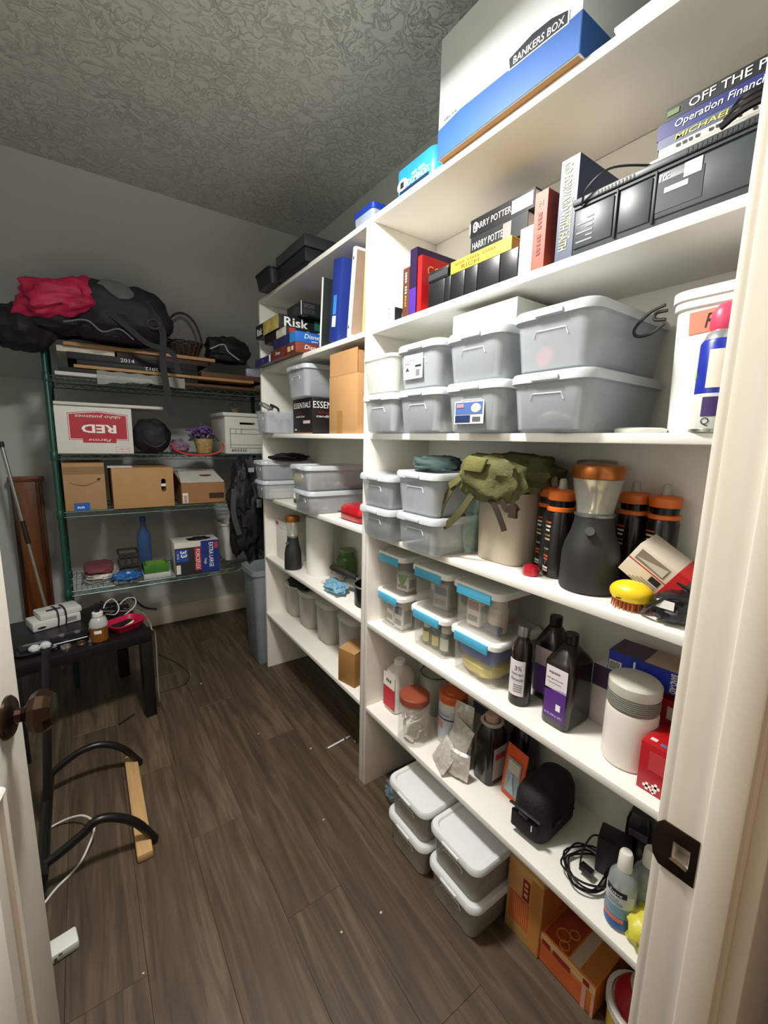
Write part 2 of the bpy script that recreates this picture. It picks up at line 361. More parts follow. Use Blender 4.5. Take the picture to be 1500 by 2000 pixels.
# ================================================================== KINDS OF THINGS
CLEAR = M('#ccd4d8', 0.2, alpha=0.36, var=0.05, vscale=5); CLEAR2 = M('#c9cec8', 0.25, alpha=0.48, var=0.05); LIDG = M('#c6cdd0', 0.28, alpha=0.88, var=0.03); LIDW = M('#e6e9ea', 0.3, var=0.02)
GLASSY = M('#dfe3df', 0.08, alpha=0.12, var=0.02)
def sticker(t, yf, x0, x1, z0, z1, kind):
    s = plate(t, 'sticker', PAPER, 'front', yf-0.001, x0, x1, z0, z1)
    w_, h_ = x1-x0, z1-z0; yy = yf-0.002
    if kind == 0:
        plate(s, 'print', M('#9db9dc', 0.6), 'front', yy, x0+.06*w_, x0+.6*w_, z0+.76*h_, z0+.92*h_); plate(s, 'print', M('#e58fa2', 0.6), 'front', yy, x0+.06*w_, x0+.34*w_, z0+.62*h_, z0+.70*h_)
        G().prism([(x0+.1*w_, z0+.3*h_), (x0+.2*w_, z0+.5*h_), (x0+.32*w_, z0+.3*h_), (x0+.2*w_, z0+.36*h_)], yy-0.0006, yy).build('print', INK, s)
        plate(s, 'print', INK, 'front', yy, x0+.62*w_, x0+.93*w_, z0+.47*h_, z0+.55*h_); plate(s, 'print', M('#777777', .7), 'front', yy, x0+.66*w_, x0+.86*w_, z0+.12*h_, z0+.36*h_)
    else:
        plate(s, 'print', M('#4a6aa8', 0.5), 'front', yy, x0+.04*w_, x0+.96*w_, z0+.42*h_, z0+.95*h_); plate(s, 'print', M('#1c2c5e', 0.5), 'front', yy, x0+.04*w_, x0+.56*w_, z0+.06*h_, z0+.38*h_)
        plate(s, 'print', M('#d98a8a', 0.5), 'front', yy-0.001, x0+.1*w_, x0+.34*w_, z0+.72*h_, z0+.88*h_)
        G().blob((x0+.75*w_, yy-0.001, z0+.68*h_), (.16*w_, .0008, .2*h_), 14, 8, 0.1).build('print', M('#d9c9b8', .6), s); plate(s, 'print', M('#555555', .7), 'front', yy, x0+.64*w_, x0+.9*w_, z0+.1*h_, z0+.3*h_)
def bin_(label, loc, w, d, h, rz=SR, lid=LIDG, body=CLEAR, group=None, stick=None, name='storage_bin', cat='bin', grip=True):
    t = thing(name, label, cat, loc, rz, group); hb = h-0.012 if lid else h; th = 0.0022
    bw, bd = w*0.84, d*0.90
    lo = [(rrect(bw-.012, bd-.012, .022), 0.0), (rrect(bw, bd, .026), 0.006), (rrect(w*0.94, d*0.95, .03), hb-0.012), (rrect(w*0.97, d*0.975, .032), hb-.010), (rrect(w*0.97, d*0.975, .032), hb),
          (rrect(w*0.93, d*0.945, .03), hb), (rrect(w*0.94-2*th, d*0.95-2*th, .028), hb-.014), (rrect(bw-2*th, bd-2*th, .024), 0.008), (rrect(bw-.016, bd-.016, .02), 0.003)]
    G().loft(lo).build('tub', body, t, smooth=40)
    if lid:
        G().loft([(rrect(w, d, .034), hb-.008), (rrect(w, d, .034), hb+.006), (rrect(w-.008, d-.008, .031), hb+.012), (rrect(w-.034, d-.034, .024), hb+.012), (rrect(w-.042, d-.042, .022), hb+.006)]).build('lid', lid, t, smooth=40)
        G().box(-w*.16, w*.16, -d/2-.004, -d/2+.004, hb-.006, hb+.003).build('latch', lid, t, 0.001)
    if grip:
        zz = hb*0.72; yy = -(bd/2+(d*.95-bd)/2*0.72)-.0012
        G().tube([(-w*.2, yy+.001, zz-.012), (-w*.17, yy, zz), (w*.17, yy, zz), (w*.2, yy+.001, zz-.014)], 0.0013, 6).build('grip', M('#e4ebee', 0.2, alpha=.85), t)
    if stick:
        x0, x1, z0, z1, kd = stick; sticker(t, -(bd/2+(d*.95-bd)/2*((z0+z1)/2/hb))-.003, x0, x1, z0, z1, kd)
    return t
CLIPB = M('#56b6dc', 0.3, var=0.04); CLIPW = M('#f0eeea', 0.3, var=0.02); CLIPC = M('#d6d2c8', 0.12, alpha=0.15, var=0.03)
def clipbox(label, loc, w, d, h, rz=SR, group='clear latch-lid containers'):
    t = thing('latch_container', label, 'container', loc, rz, group); hb = h-.018; bw, bd = w*.86, d*.88
    G().loft([(rrect(bw-.01, bd-.01, .014), 0), (rrect(bw, bd, .016), .004), (rrect(bw+.006, bd+.006, .018), hb), (rrect(bw+.001, bd+.001, .016), hb), (rrect(bw-.005, bd-.005, .014), .006), (rrect(bw-.014, bd-.014, .012), .003)]).build('tub', CLIPC, t, smooth=40)
    G().loft([(rrect(w, d, .026), hb-.003), (rrect(w, d, .026), hb+.010), (rrect(w-.008, d-.008, .024), hb+.015), (rrect(w-.03, d-.03, .018), hb+.015), (rrect(w-.036, d-.036, .016), hb+.010)]).build('lid', CLIPW, t, smooth=40)
    for s in (-1, 1):
        G().box(-w*.34, w*.34, s*d/2-.0045, s*d/2+.0045, hb-.016, hb+.008).box(-w*.34, w*.34, s*d/2-.002+s*.002, s*d/2+.005+s*.004, hb-.020, hb-.012).build('latch', CLIPB, t, 0.0018)
    return t
def book_up(label, xf, yc, zb, t_, h, d, mat, group=None, name='book', pages=PAPER, lean=0.0, rz=SR):
    o = thing(name, label, 'book', (xf+d/2, yc, zb), group=group, rot=(0, lean, rz)); c = min(0.0025, t_*.15)
    G().box(-t_/2, t_/2, -d/2, -d/2+c, 0, h).box(-t_/2, -t_/2+c, -d/2+c, d/2, 0, h).box(t_/2-c, t_/2, -d/2+c, d/2, 0, h).build('cover', mat, o)
    G().box(-t_/2+c, t_/2-c, -d/2+c, d/2-.004, .003, h-.003).build('pages', pages, o); return o
def book_flat(label, xf, yc, zb, w, t_, d, mat, group=None, name='book', pages=PAPER, yaw=0.0):
    o = thing(name, label, 'book', (xf+d/2, yc, zb), SR+yaw, group); c = min(0.002, t_*.12)
    G().box(-w/2, w/2, -d/2, -d/2+c, 0, t_).box(-w/2, w/2, -d/2+c, d/2, 0, c).box(-w/2, w/2, -d/2+c, d/2, t_-c, t_).build('cover', mat, o)
    G().box(-w/2+.003, w/2-.003, -d/2+c, d/2-.004, c, t_-c).build('pages', pages, o); return o
def lantern(label, loc, capmat, s=1.0, rz=SR, group='camping lanterns', rs=.88):
    t = thing('camping_lantern', label, 'lantern', loc, rz, group); Bk = M('#232422', 0.55, var=0.12, bump=0.04, bscale=200)
    q = lambda pr: [(r*s*rs, z*s) for r, z in pr]
    G().lathe(q([(.066, 0), (.072, .004), (.073, .012), (.071, .085), (.066, .108), (.054, .135), (.048, .160), (.047, .172)]), 32).build('base', Bk, t)
    G().lathe(q([(.047, .172), (.049, .174), (.049, .178), (.044, .180)]), 32).build('collar', M('#8d8f8e', .3, metal=.8), t)
    G().lathe(q([(.044, .180), (.047, .200), (.056, .235), (.060, .258), (.058, .258), (.054, .235), (.045, .200), (.042, .182)]), 32).build('globe', M('#d8d6cf', .06, alpha=.25), t)
    G().lathe(q([(.030, .180), (.021, .195), (.018, .21), (.022, .228), (.034, .245), (.046, .257)]), 24).build('reflector', M('#d9cfa6', .18, metal=.9), t)
    G().lathe(q([(.058, .258), (.0625, .260), (.0635, .268), (.0635, .282), (.060, .288), (.045, .290)]), 32).build('cap', capmat, t)
    G().tube([(0.02*s*rs, -.052*s*rs, .142*s), (.026*s*rs, -.062*s*rs, .146*s)], .010*s, 14).build('switch', M('#6d6d6a', .3, metal=.6), t)
    return t
def lathe_thing(name, label, cat, loc, prof, mat, rz=SR, group=None, part='body', n=24):
    t = thing(name, label, cat, loc, rz, group); G().lathe(prof, n).build(part, mat, t, smooth=40); return t

# ================================================================== ON TOP OF THE SHELVES BY THE DOORWAY
xf = 0.836; zb = N1+.0005
l, r_ = hit(854, 312, 'x', xf), hit(1132, 94, 'x', xf); yc, bw = (l.y+r_.y)/2, l.y-r_.y; bh = 0.277; bd = XW-0.002-xf
CW = M('#e9eeee', 0.6, var=0.02); CB = M('#2d61ad', 0.5, var=0.05)
bk = carton('file_box', 'white and blue cardboard file box on top of the shelves', 'box', CW, bw, bd, bh, (xf+bd/2, yc, zb))
def f2(px, py): p = hit(px, py, 'x', xf); return (yc-p.y, p.z-zb)
yfr = -bd/2
band = [f2(855, 258), f2(900, 212), f2(950, 172), f2(1000, 132), f2(1060, 84), f2(1100, 52), f2(1140, 16)]
band = [(-bw/2+.0005, band[0][1])]+band[1:-1]+[(bw/2-.0005, band[-1][1])]
G().prism([(bw/2-.0005, .001), (-bw/2+.0005, .001)]+band, yfr-.0008, yfr).build('blue_band', CB, bk)
zr = band[-1][1]
plate(bk, 'blue_band', CB, 'right', bw/2, -bd/2, bd/2, .001, zr); plate(bk, 'underside', CARD, 'top', -.0006, -bw/2+.004, bw/2-.004, -bd/2+.004, bd/2-.004)
badge = [f2(994, 140), f2(993, 118), f2(1040, 66), f2(1080, 34), f2(1114, 18), f2(1112, 46)]
bg = G().prism(badge, yfr-.0016, yfr-.0008).build('badge', PRINTW, bk)
cxb = sum(p[0] for p in badge)/6; czb = sum(p[1] for p in badge)/6
G().prism([(cxb+(p[0]-cxb)*.95, czb+(p[1]-czb)*.88) for p in badge], yfr-.0022, yfr-.0016).build('badge_field', M('#1b2430', .5), bg)
a, b = f2(1003, 121), f2(1106, 37); text(bk, 'BANKERS BOX', ((a[0]+b[0])/2, yfr-.003, (a[1]+b[1])/2), .0145, PRINTW, w=(b[0]-a[0])*.97, roll=math.atan2(b[1]-a[1], b[0]-a[0]), bold=.012)
a = f2(880, 225); scrib(bk, 8, (a[0], yfr-.0012, a[1]), .008, M('#6b7784', .7), shear=.3)
# dominoes tin
xf2 = .857; yc2, w2 = span(xf2, 771, 851, 340); h2 = hit(771, 342, 'x', xf2).z-zb
tin = thing('domino_tin', 'bright blue domino tin beside the white and blue file box', 'tin', (xf2+.035, yc2, zb), SR, None)
G().loft([(rrect(w2, .07, .03, 6), 0), (rrect(w2, .07, .03, 6), h2)]).build('body', M('#2f9ad6', .35, var=.12), tin, .003)
scrib(tin, 10, (.02, -.0356, .036), .010, PRINTW, w=.06); text(tin, 'DOMINOES', (.02, -.0356, .020), .018, PRINTW, w=.095, bold=.01)
G().blob((-.055, -.0352, .024), (.026, .0012, .018), 24, 10, 0).build('oval', PRINTW, tin)
G().box(-.063, -.047, -.0372, -.0360, .016, .032).build('domino', INK, tin); plate(tin, 'base_band', M('#14304e', .4), 'front', -.0351, -w2/2+.03, w2/2-.03, 0, .010)
# white boards lying at the shelf edge
for i in range(4):
    o = G().box(-.11, .11, -.12+.004*i, .12, 0, .0065).build('white_board', M('#eceeee', .5, var=.02), None, .001)
    o.location = (.978, .405+.004*i, zb+.0068*i); o.rotation_euler = (0, 0, SR)
    tag(o, ['bottom', 'second', 'third', 'topmost'][i]+' thin white board of the stack beside the white and blue file box', 'board', 'thin white boards')

# ================================================================== BOOK SHELF
zb = N2+.0005; X2 = .860
def up(px_l, px_r, px_top, py_ref, label, mat, d=.17, name='book', grp='books standing on the upper shelf', lean=0.0, pages=PAPER):
    yc, w = span(X2, px_l, px_r, py_ref); h = hit((px_l+px_r)/2, px_top, 'x', X2).z-zb
    return book_up(label, X2, yc, zb, w, h, d, mat, grp, name, pages, lean), w, h, d
yc, w_ = span(X2, 753, 769, 610); h_ = hit(760, 600, 'x', X2).z-zb
pb = carton('photo_case', 'small white case with black picture label in the shelf corner', 'case', PAPER, w_, .075, h_, (X2+.0375, yc, zb)); plate(pb, 'picture', INK, 'right', w_/2, -.034, .034, .004, h_-.004); plate(pb, 'photo', M('#b58f8c', .6), 'right', w_/2+.0007, -.005, .025, .006, h_*.6)
for k in range(3): plate(pb, 'spine_print', M('#8b8f96', .7), 'front', -.0375, -.006, .006, .012+k*.014, .018+k*.014)
b, w_, h_, d_ = up(787, 799, 524, 570, 'thin brown book with white spine title, beside the small white case', M('#5a3523', .5), .15)
scrib(b, 8, (0, -d_/2-.001, h_*.68), .010, PRINTW, roll=-PI/2, w=h_*.45); scrib(b, 5, (0, -d_/2-.001, h_*.28), .008, M('#c08a4a', .6), roll=-PI/2, w=h_*.3)
b, w_, h_, d_ = up(800, 813, 486, 560, 'tall dark purple book between brown and red books', M('#2a1c3d', .35), .16)
plate(b, 'spine_foot', M('#4a2c8c', .4), 'front', -d_/2, -w_/2, w_/2, 0, h_*.4)
b, w_, h_, d_ = up(815, 823, 500, 560, 'red book with pale lettering beside black cases', M('#c41f22', .35), .17)
text(b, 'CO', (w_/2+.001, -d_*.22, h_*.76), .026, M('#f0c060', .5), 'right'); text(b, 'TO', (w_/2+.001, -d_*.22, h_*.55), .016, PRINTW, 'right')
# black plastic cases in a row
BLK = M('#1b1c1d', .38, var=.1, coat=.15); edges = [837, 869, 881, 908, 933, 977, 1013]; xb = X2
zt = 1.850; CD = .235; ys = [hit(e, 545-(e-837)*.345, 'x', X2).y for e in edges]
pos = ['beside the red book', 'second in the row from the red book', 'third in the row from the red book', 'fourth in the row from the red book', 'fifth in the row from the red book', 'last in the row beside the white folder']
for i in range(6):
    yc, w_ = (ys[i]+ys[i+1])/2, ys[i]-ys[i+1]-.001
    c = carton('tape_case', 'black plastic tape case, '+pos[i], 'tape case', BLK, w_, CD, zt-zb, (X2+CD/2, yc, zb), group='black tape cases in a row', bevel=.0025)
    G().box(-w_/2-.0002, w_/2+.0002, -CD/2+.012, -CD/2+.0135, .002, zt-zb-.002).build('seam', M('#0b0b0c', .6), c)
ya, yb_ = hit(837, 545, 'x', X2).y, hit(875, 530, 'x', X2).y
c = carton('tape_case', 'black plastic tape case lying on the row beside the yellow book', 'tape case', BLK, ya-yb_, .18, .030, (X2+.09, (ya+yb_)/2, zt+.0005), bevel=.0025); plate(c, 'label', M('#303236', .5), 'front', -.09, -.04, .04, .006, .022)
# yellow book on the row
a, b2 = hit(879, 536, 'x', X2+.002), hit(1000, 478, 'x', X2+.002); th = .030
yb = book_flat('yellow paperback lying on the row of black cases', X2+.002, (a.y+b2.y)/2+.0, zt+.001, a.y-b2.y-.004, th, .105, M('#e9bf35', .45, var=.05), pages=M('#b98a52', .8))
yw = a.y-b2.y
scrib(yb, 17, (-.01, -.0535, .021), .007, M('#8a6a1c', .6), w=yw*.72); text(yb, 'RICH', (-.03, -.0535, .009), .010, M('#6d5214', .6), w=yw*.3)
# dark books piled behind it on the cases
xd = X2+.112; stack = [(663, 1003, .046, '#1c2430', 'dark book with tall pale lettering, lowest of the pile on the black cases', 'mmmmmmmmmmmm'), (690, 1003, .034, '#20262c', 'dark grey book, second of the pile on the black cases', 'mmmmmmmmmmmmm'),
         (748, 1165, .052, '#252b2b', 'dark green-black novel, third of the pile on the black cases', 'HARRY POTTER'), (740, 1205, .046, '#191a1c', 'black and silver novel topmost of the pile on the black cases', 'HARRY POTTER')]
sc = .2667; z_ = zt+.0012
for i, (x0, x1, th, col, lab, tx_) in enumerate(stack):
    A, B = hit(720+x0*sc, 480, 'x', xd), hit(720+x1*sc, 430, 'x', xd)
    d_ = .135; o = book_flat(lab, xd, (A.y+B.y)/2, z_, A.y-B.y, th, d_, M(col, .35, var=.15, vscale=30), 'dark books piled on the black cases')
    ww = A.y-B.y; hh = th*.62 if i == 0 else th*.36
    (text if i > 1 else (lambda a_, s_, *r_, **k_: scrib(a_, len(s_), *r_, **k_)))(o, tx_, (-.03 if i else -.01, -d_/2-.001, th*.5), hh, M('#dfe0dc', .5), w=ww*(.62 if i else .8))
    if i == 3: plate(o, 'silver_edge', M('#b9bcbe', .35, metal=.4), 'front', -d_/2-.0006, ww*.18, ww/2-.004, th*.15, th*.85); text(o, '18', (-ww*.44, -d_/2-.001, th*.5), th*.6, PRINTW)
    if i == 2: plate(o, 'spine_patch', M('#a0888a', .5), 'front', -d_/2-.0004, ww*.10, ww*.24, th*.1, th*.9)
    z_ += th+.0006
b, w_, h_, d_ = up(1014, 1038, 445, 500, 'white paper folder standing beside the rust-red book', M('#dcd9d0', .6), .2, 'folder')
b, w_, h_, d_ = up(1041, 1065, 376, 460, 'thick rust-red hardback beside the navy book', M('#b0472f', .5, var=.12), .19)
scrib(b, 11, (0, -d_/2-.001, h_*.42), .012, M('#7c3527', .6), roll=-PI/2, w=h_*.62); text(b, 'H', (0, -d_/2-.001, h_*.85), .012, M('#d98a76', .6))
b, w_, h_, d_ = up(1090, 1124, 312, 420, 'tall navy hardback with yellow spine lettering', M('#1f3355', .45), .235)
text(b, 'GO FORWARD WITH FAITH', (-.004, -d_/2-.001, h_*.53), .019, M('#e9dc8a', .5), roll=-PI/2, w=h_*.86, bold=.01); text(b, 'THE BIOGRAPHY OF', (.009, -d_/2-.001, h_*.4), .006, M('#e9dc8a', .5), roll=-PI/2, w=h_*.4)
# video recorder with its ribbed base to the front
xv = X2; A = hit(1114, 492, 'x', xv); vh = hit(1119, 396, 'x', xv).z-zb; y0v, y1v = A.y, .205; vw = y0v-y1v; yc = (y0v+y1v)/2; vd = .20
VG = M('#3c4446', .42, var=.12, vscale=20); VD = M('#1d2022', .5)
v = thing('video_recorder', 'dark grey video recorder under a pile of books, its base turned outward', 'video recorder', (xv+vd/2, yc, zb), SR)
G().box(-vw/2, vw/2, -vd/2, vd/2, 0, vh).build('case', VG, v, .003)
yfv = -vd/2
def fv(px, py): p = hit(px, py, 'x', xv); return (yc-p.y, p.z-zb)
for (p0, p1) in ((1200, 1205), (1271, 1277)):
    u0 = fv(p0, 440)[0]; u1 = fv(p1, 430)[0]; G().box(u0, u1, yfv-.004, yfv+.001, .006, vh*.86).build('rib', VD, v, .001)
us = [(-vw/2+.006, fv(1199, 440)[0]-.003), (fv(1207, 440)[0], fv(1269, 420)[0]), (fv(1279, 420)[0], vw/2-.006)]
for (u0, u1) in us: G().box(u0, u1, yfv-.0025, yfv+.001, .012, vh*.80).build('base_panel', VG, v, .0015)
G().box(-vw/2+.002, vw/2-.002, yfv-.003, yfv+.001, vh*.83, vh*.87).build('groove', VD, v); G().box(-vw/2, vw/2, yfv-.006, yfv+.001, vh*.89, vh).build('top_lip', VG, v, .0015)
for u0, n_ in ((-vw*.36, 11), (vw*.05, 15)):
    for k in range(n_): plate(v, 'vent_slot_shade', VD, 'front', yfv-.006, u0+k*.0066, u0+k*.0066+.003, vh*.905, vh*.97)  # dark plates: shade inside the vent openings, painted on the lip
u = fv(1286, 365); text(v, 'JVC', (u[0]+.010, yfv-.0035, vh*.72), .009, PRINTW, bold=.02)
plate(v, 'rating_label', M('#22282a', .5), 'front', yfv-.0025, u[0], u[0]+.07, vh*.2, vh*.66); plate(v, 'serial_label', PAPER, 'front', yfv-.0032, u[0]+.012, u[0]+.048, vh*.46, vh*.54); plate(v, 'approval_label', M('#cfd2cf', .6), 'front', yfv-.0032, u[0]+.040, u[0]+.066, vh*.58, vh*.79)
for k in range(6): plate(v, 'spec_print', M('#89908f', .6), 'front', yfv-.0025, us[0][0]+.006+.02*(k % 2), us[0][0]+.04, vh*(.2+.08*k), vh*(.23+.08*k))
G().tube(bez([(-vw/2+.02, yfv-.006, vh*.84), (-vw/2+.035, yfv-.016, vh*1.05), (-vw/2+.075, yfv-.012, vh*1.22), (-vw/2+.13, yfv+.02, vh*1.14), (-vw/2+.17, yfv+.06, vh*1.015)]), .0022, 6).build('mains_lead', M('#15171a', .3), v)
# books on the recorder
zs_ = zb+vh+.0006; xk = X2+.022
layers = [(1272, .019, '#cfccc0', 'clear plastic sleeve of white papers lying on the video recorder', None, None, 'sleeve'), (1288, .012, '#e2dfd6', 'white paperback with black spine title in the pile on the video recorder', 'mmmmmmmmmmmmmmmmmmmm', '#17171a', 'book'),
          (1284, .015, '#56607c', 'silver paperback with yellow lettering in the pile on the video recorder', 'MICHAEL VEY   RICHA', '#f2e13c', 'book'), (1281, .024, '#17206e', 'dark blue book in the pile on the video recorder', 'Operation Financial Freedom', '#f4f4f0', 'book'), (1293, .021, '#111312', 'black book topmost of the pile on the video recorder', 'OFF THE PLANET', '#f4f4f0', 'book')]
for px0, th, col, lab, tx_, tc_, nm in layers:
    yl = hit(px0, 290, 'x', xk).y; yr = .205; w_ = yl-yr; d_ = .20
    o = book_flat(lab, xk, (yl+yr)/2, zs_, w_, th, d_, M(col, .3 if nm == 'sleeve' else .4, var=.06), 'books piled on the recorder', nm, yaw=0)
    if tx_:
        hh = th*(.62 if 'OFF' in tx_ or 'Oper' in tx_ else .5); (text if tx_[0].isupper() else (lambda a_, s_, *r_, **k_: scrib(a_, len(s_), *r_, **k_)))(o, tx_, (.012, -d_/2-.001, th*.5), hh, M(tc_, .5), w=w_*(.86 if 'OFF' not in tx_ else .78), bold=.006, shear=.15 if 'OFF' not in tx_ else 0)
    if 'OFF' in (tx_ or ''): plate(o, 'spine_mark', M('#5d7a3c', .5), 'front', -d_/2-.0004, -w_/2+.003, -w_*.40, th*.3, th*.7)
    zs_ += th+.0005
# bundle of black cable hanging over the recorder
g = G(); cy_ = .275
for k in range(3):
    g.tube(bez([(X2-.004+.004*k, cy_+.05-.004*k, zb+vh+.007+.008*k), (X2-.010, cy_+.02, zb+vh+.014+.008*k), (X2-.010+.002*k, cy_-.02, zb+vh+.014+.008*k), (X2-.006, cy_-.055, zb+vh+.007+.008*k)]), .0055, 7)
tag(g.build('cable_bundle', M('#0f1012', .25), None), 'glossy black cable bundle draped over the video recorder', 'cable')
# ================================================================== SHELF OF CLEAR BINS AT EYE LEVEL
zb = N3+.0005; XB = .800; BD = .33; BW = .200; BH = .124
def ybin(px, xf_=XB, py=800): return hit(px, py, 'x', xf_).y
GB = 'grey-clear lidded bins stacked on the eye-level shelf'
yA, yB3, yC, yD = 1.196, .993, .780, .566
bA = bin_('grey-clear lidded bin beside the shelf post, under the open tub', (XB+BD/2, yA, zb), BW, BD, BH, group=GB)
bB = bin_('grey-clear lidded bin with a white bottle inside, under the labelled bin', (XB+BD/2, yB3, zb), BW, BD, BH, group=GB)
bC = bin_('clear bin with bright white lid and blue product sticker', (XB+BD/2, yC, zb), BW, BD, BH, lid=LIDW, group=GB, stick=(-.055, .045, .022, .078, 1))
bD = bin_('clear bin holding a green beaded band, beside the white bucket, lowest', (XB+BD/2, yD, zb), BW, BD, BH, group=GB)
z2 = zb+BH+.0006
bin_('open clear tub without a lid, beside the shelf post', (XB+BD/2-.005, yA, z2), BW*.98, BD, .118, lid=None, body=M('#d9dbd2', .3, alpha=.62), grip=False, name='plastic_tub', cat='tub')
bin_('clear bin holding brown cloth, with white product sticker', (XB+BD/2, yB3+.006, z2), BW, BD, .128, group=GB, stick=(-.058, .028, .03, .098, 0))
bin_('empty-looking grey-clear bin carrying the grey carton', (XB+BD/2, yC+.004, z2), BW, BD, .122, group=GB)
bin_('clear bin holding a pink tag, topmost beside the white bucket', (XB+BD/2, yD+.002, z2), BW, BD, .128, group=GB)
# what shows through them
o = G().blob((0, 0, .045), (.11, .062, .040), 30, 16, .25, 3, 3, e=.7, flatz=.0, fold=.12).build('brown_cloth', M('#8a7562', .9, var=.15), None); o.location = (XB+.19, yB3+.002, z2+.0035); tag(o, 'crumpled brown cloth inside the labelled bin', 'cloth')
g = G().lathe([(.016, 0), (.016, .085), (.010, .095), (.010, .11)], 16).xf(Matrix.Rotation(PI/2, 4, 'Y')); o = g.build('bottle', M('#d8d2c6', .4), None); o.location = (XB+.06, yB3-.055, zb+.020); o.rotation_euler = (0, 0, 0.4); tag(o, 'small white bottle lying in a grey-clear bin', 'bottle')
o = G().blob((0, 0, .03), (.04, .03, .03), 20, 12, .2, 2, 5, flatz=0).build('red_pouch', M('#a3222b', .6), None); o.location = (XB+.16, yB3-.03, zb+.004); tag(o, 'red pouch inside a grey-clear bin', 'pouch')
g = G()
for k in range(40):
    a = k/40*2*PI; g.blob((.085*math.cos(a), .06*math.sin(a), .012+.022*abs(math.sin(a*1.5))), (.0085,)*3, 8, 6, 0)
o = g.build('beaded_band', M('#7f8a78', .5, var=.3, vscale=60), None); o.location = (XB+.12, yD, zb+.004); tag(o, 'grey-green beaded band inside the clear bin', 'band')
o = G().lathe([(.018, 0), (.022, .006), (.018, .012), (.008, .014)], 18).xf(Matrix.Rotation(PI/2, 4, 'Y')).build('pink_tag', M('#c93a60', .4), None); o.location = (XB+.028, yD+.028, z2+.035); tag(o, 'round pink tag inside the topmost clear bin', 'tag')
G_ = G().blob((0, 0, .05), (.11, .062, .040), 24, 14, .2, 3, 9, e=.8, flatz=0, fold=.1); o = G_.build('grey_cloth', M('#7b7f7c', .9, var=.15), None); o.location = (XB+.2, yD, z2+.004); tag(o, 'grey cloth folded inside the topmost clear bin', 'cloth')
o = G().box(-.075, .075, -.002, .002, 0, .06).box(-.075, .075, .004, .007, 0, .055).build('face_mask', M('#d7dbe0', .8), None, .001); o.location = (XB+.05, yC, zb+.045); o.rotation_euler = (-.5, 0, SR); tag(o, 'white face mask inside the bin with the bright white lid', 'mask')
o = G().prism([(-.02, 0), (.02, 0), (.012, .03), (-.008, .026)], -.004, .004).build('wooden_block', M('#c29a52', .6), None, .002); o.location = (XB+.04, yA-.045, z2+.0035); o.rotation_euler = (0, 0, SR); tag(o, 'small tan wooden piece inside the open tub', 'block')
# grey carton on top
zt3 = z2+.122+.0008; A, B = hit(886, 600, 'x', .875), hit(1012, 570, 'x', .875); hgt = hit(886, 617, 'x', .875).z-zt3
carton('carton', 'pale grey carton standing on the clear bins', 'box', M('#c8c9c2', .7, var=.03), A.y-B.y, .18, min(max(.04, hgt), .085), (.875+.09, (A.y+B.y)/2, zt3+.0))
# white bucket with orange tape
xk = .915; L_ = hit(1291, 800, 'x', xk).y; bwid = .178; yk = L_-bwid/2+.003; bhk = hit(1302, 592, 'x', xk).z-zb
bk = thing('bucket', 'white plastic bucket marked with orange tape', 'bucket', (xk+.10, yk, zb), SR)
G().loft([(rrect(bwid-.012, .19, .03, 5), 0), (rrect(bwid, .20, .035, 5), bhk-.02), (rrect(bwid+.008, .208, .036, 5), bhk-.018), (rrect(bwid+.008, .208, .036, 5), bhk), (rrect(bwid-.004, .196, .033, 5), bhk), (rrect(bwid-.016, .186, .03, 5), .004)]).build('tub', M('#e8e8e2', .4, var=.03), bk, smooth=40)
G().loft([(rrect(bwid+.014, .214, .037, 5), bhk-.004), (rrect(bwid+.014, .214, .037, 5), bhk+.012), (rrect(bwid-.01, .19, .033, 5), bhk+.015)]).build('lid', M('#f0f0ea', .35, var=.02), bk, smooth=40)
tp = plate(bk, 'tape', M('#ee8568', .6), 'front', -.0995, -.045, .062, bhk-.062, bhk-.024); text(tp, 'RO', (-.004, -.1012, bhk-.043), .024, INK, w=.034, shear=.3); tp.rotation_euler = (0, -.06, 0)
# spray can in front of it
xc = .878; yl = hit(1349, 830, 'x', xc).y; rc = .030; cn = thing('spray_can', 'blue and white spray can with pink cap beside the white bucket', 'spray can', (xc, yl-rc, zb), SR)
ch = hit(1352, 655, 'x', xc).z-zb-.022
G().lathe([(rc-.002, 0), (rc, .003), (rc, ch*.44)], 28).build('lower_wrap', M('#dfe2da', .35), cn); G().lathe([(rc, ch*.44), (rc, ch), (rc-.003, ch+.006)], 28).build('upper_wrap', M('#1b2ea0', .3, coat=.3), cn)
G().lathe([(rc-.003, ch+.006), (rc-.008, ch+.018), (.012, ch+.026)], 24).build('shoulder', M('#c9cccc', .25, metal=.8), cn); G().lathe([(.016, ch+.018), (.021, ch+.026), (.020, ch+.05), (.012, ch+.062), (.004, ch+.066)], 20).build('cap', M('#e2486a', .4), cn)
G().lathe([(rc+.0012, .001), (rc+.0012, .005), (rc, .006)], 28, cap0=False, cap1=False).build('rim', M('#a9aca8', .25, metal=.9), cn)
wrap(cn, 'green_mark', M('#8cd03a', .5), rc, ch*.62, ch*.69, -1.3, -.9); wrap(cn, 'label', M('#efe3d4', .5), rc, ch*.50, ch*.92, -.2, .6); wrap(cn, 'label', M('#3b2160', .5), rc, ch*.18, ch*.40, -.25, .5); text(cn, 'Q', (0, 0, ch*.12), .014, INK, wrapr=rc+.0012)
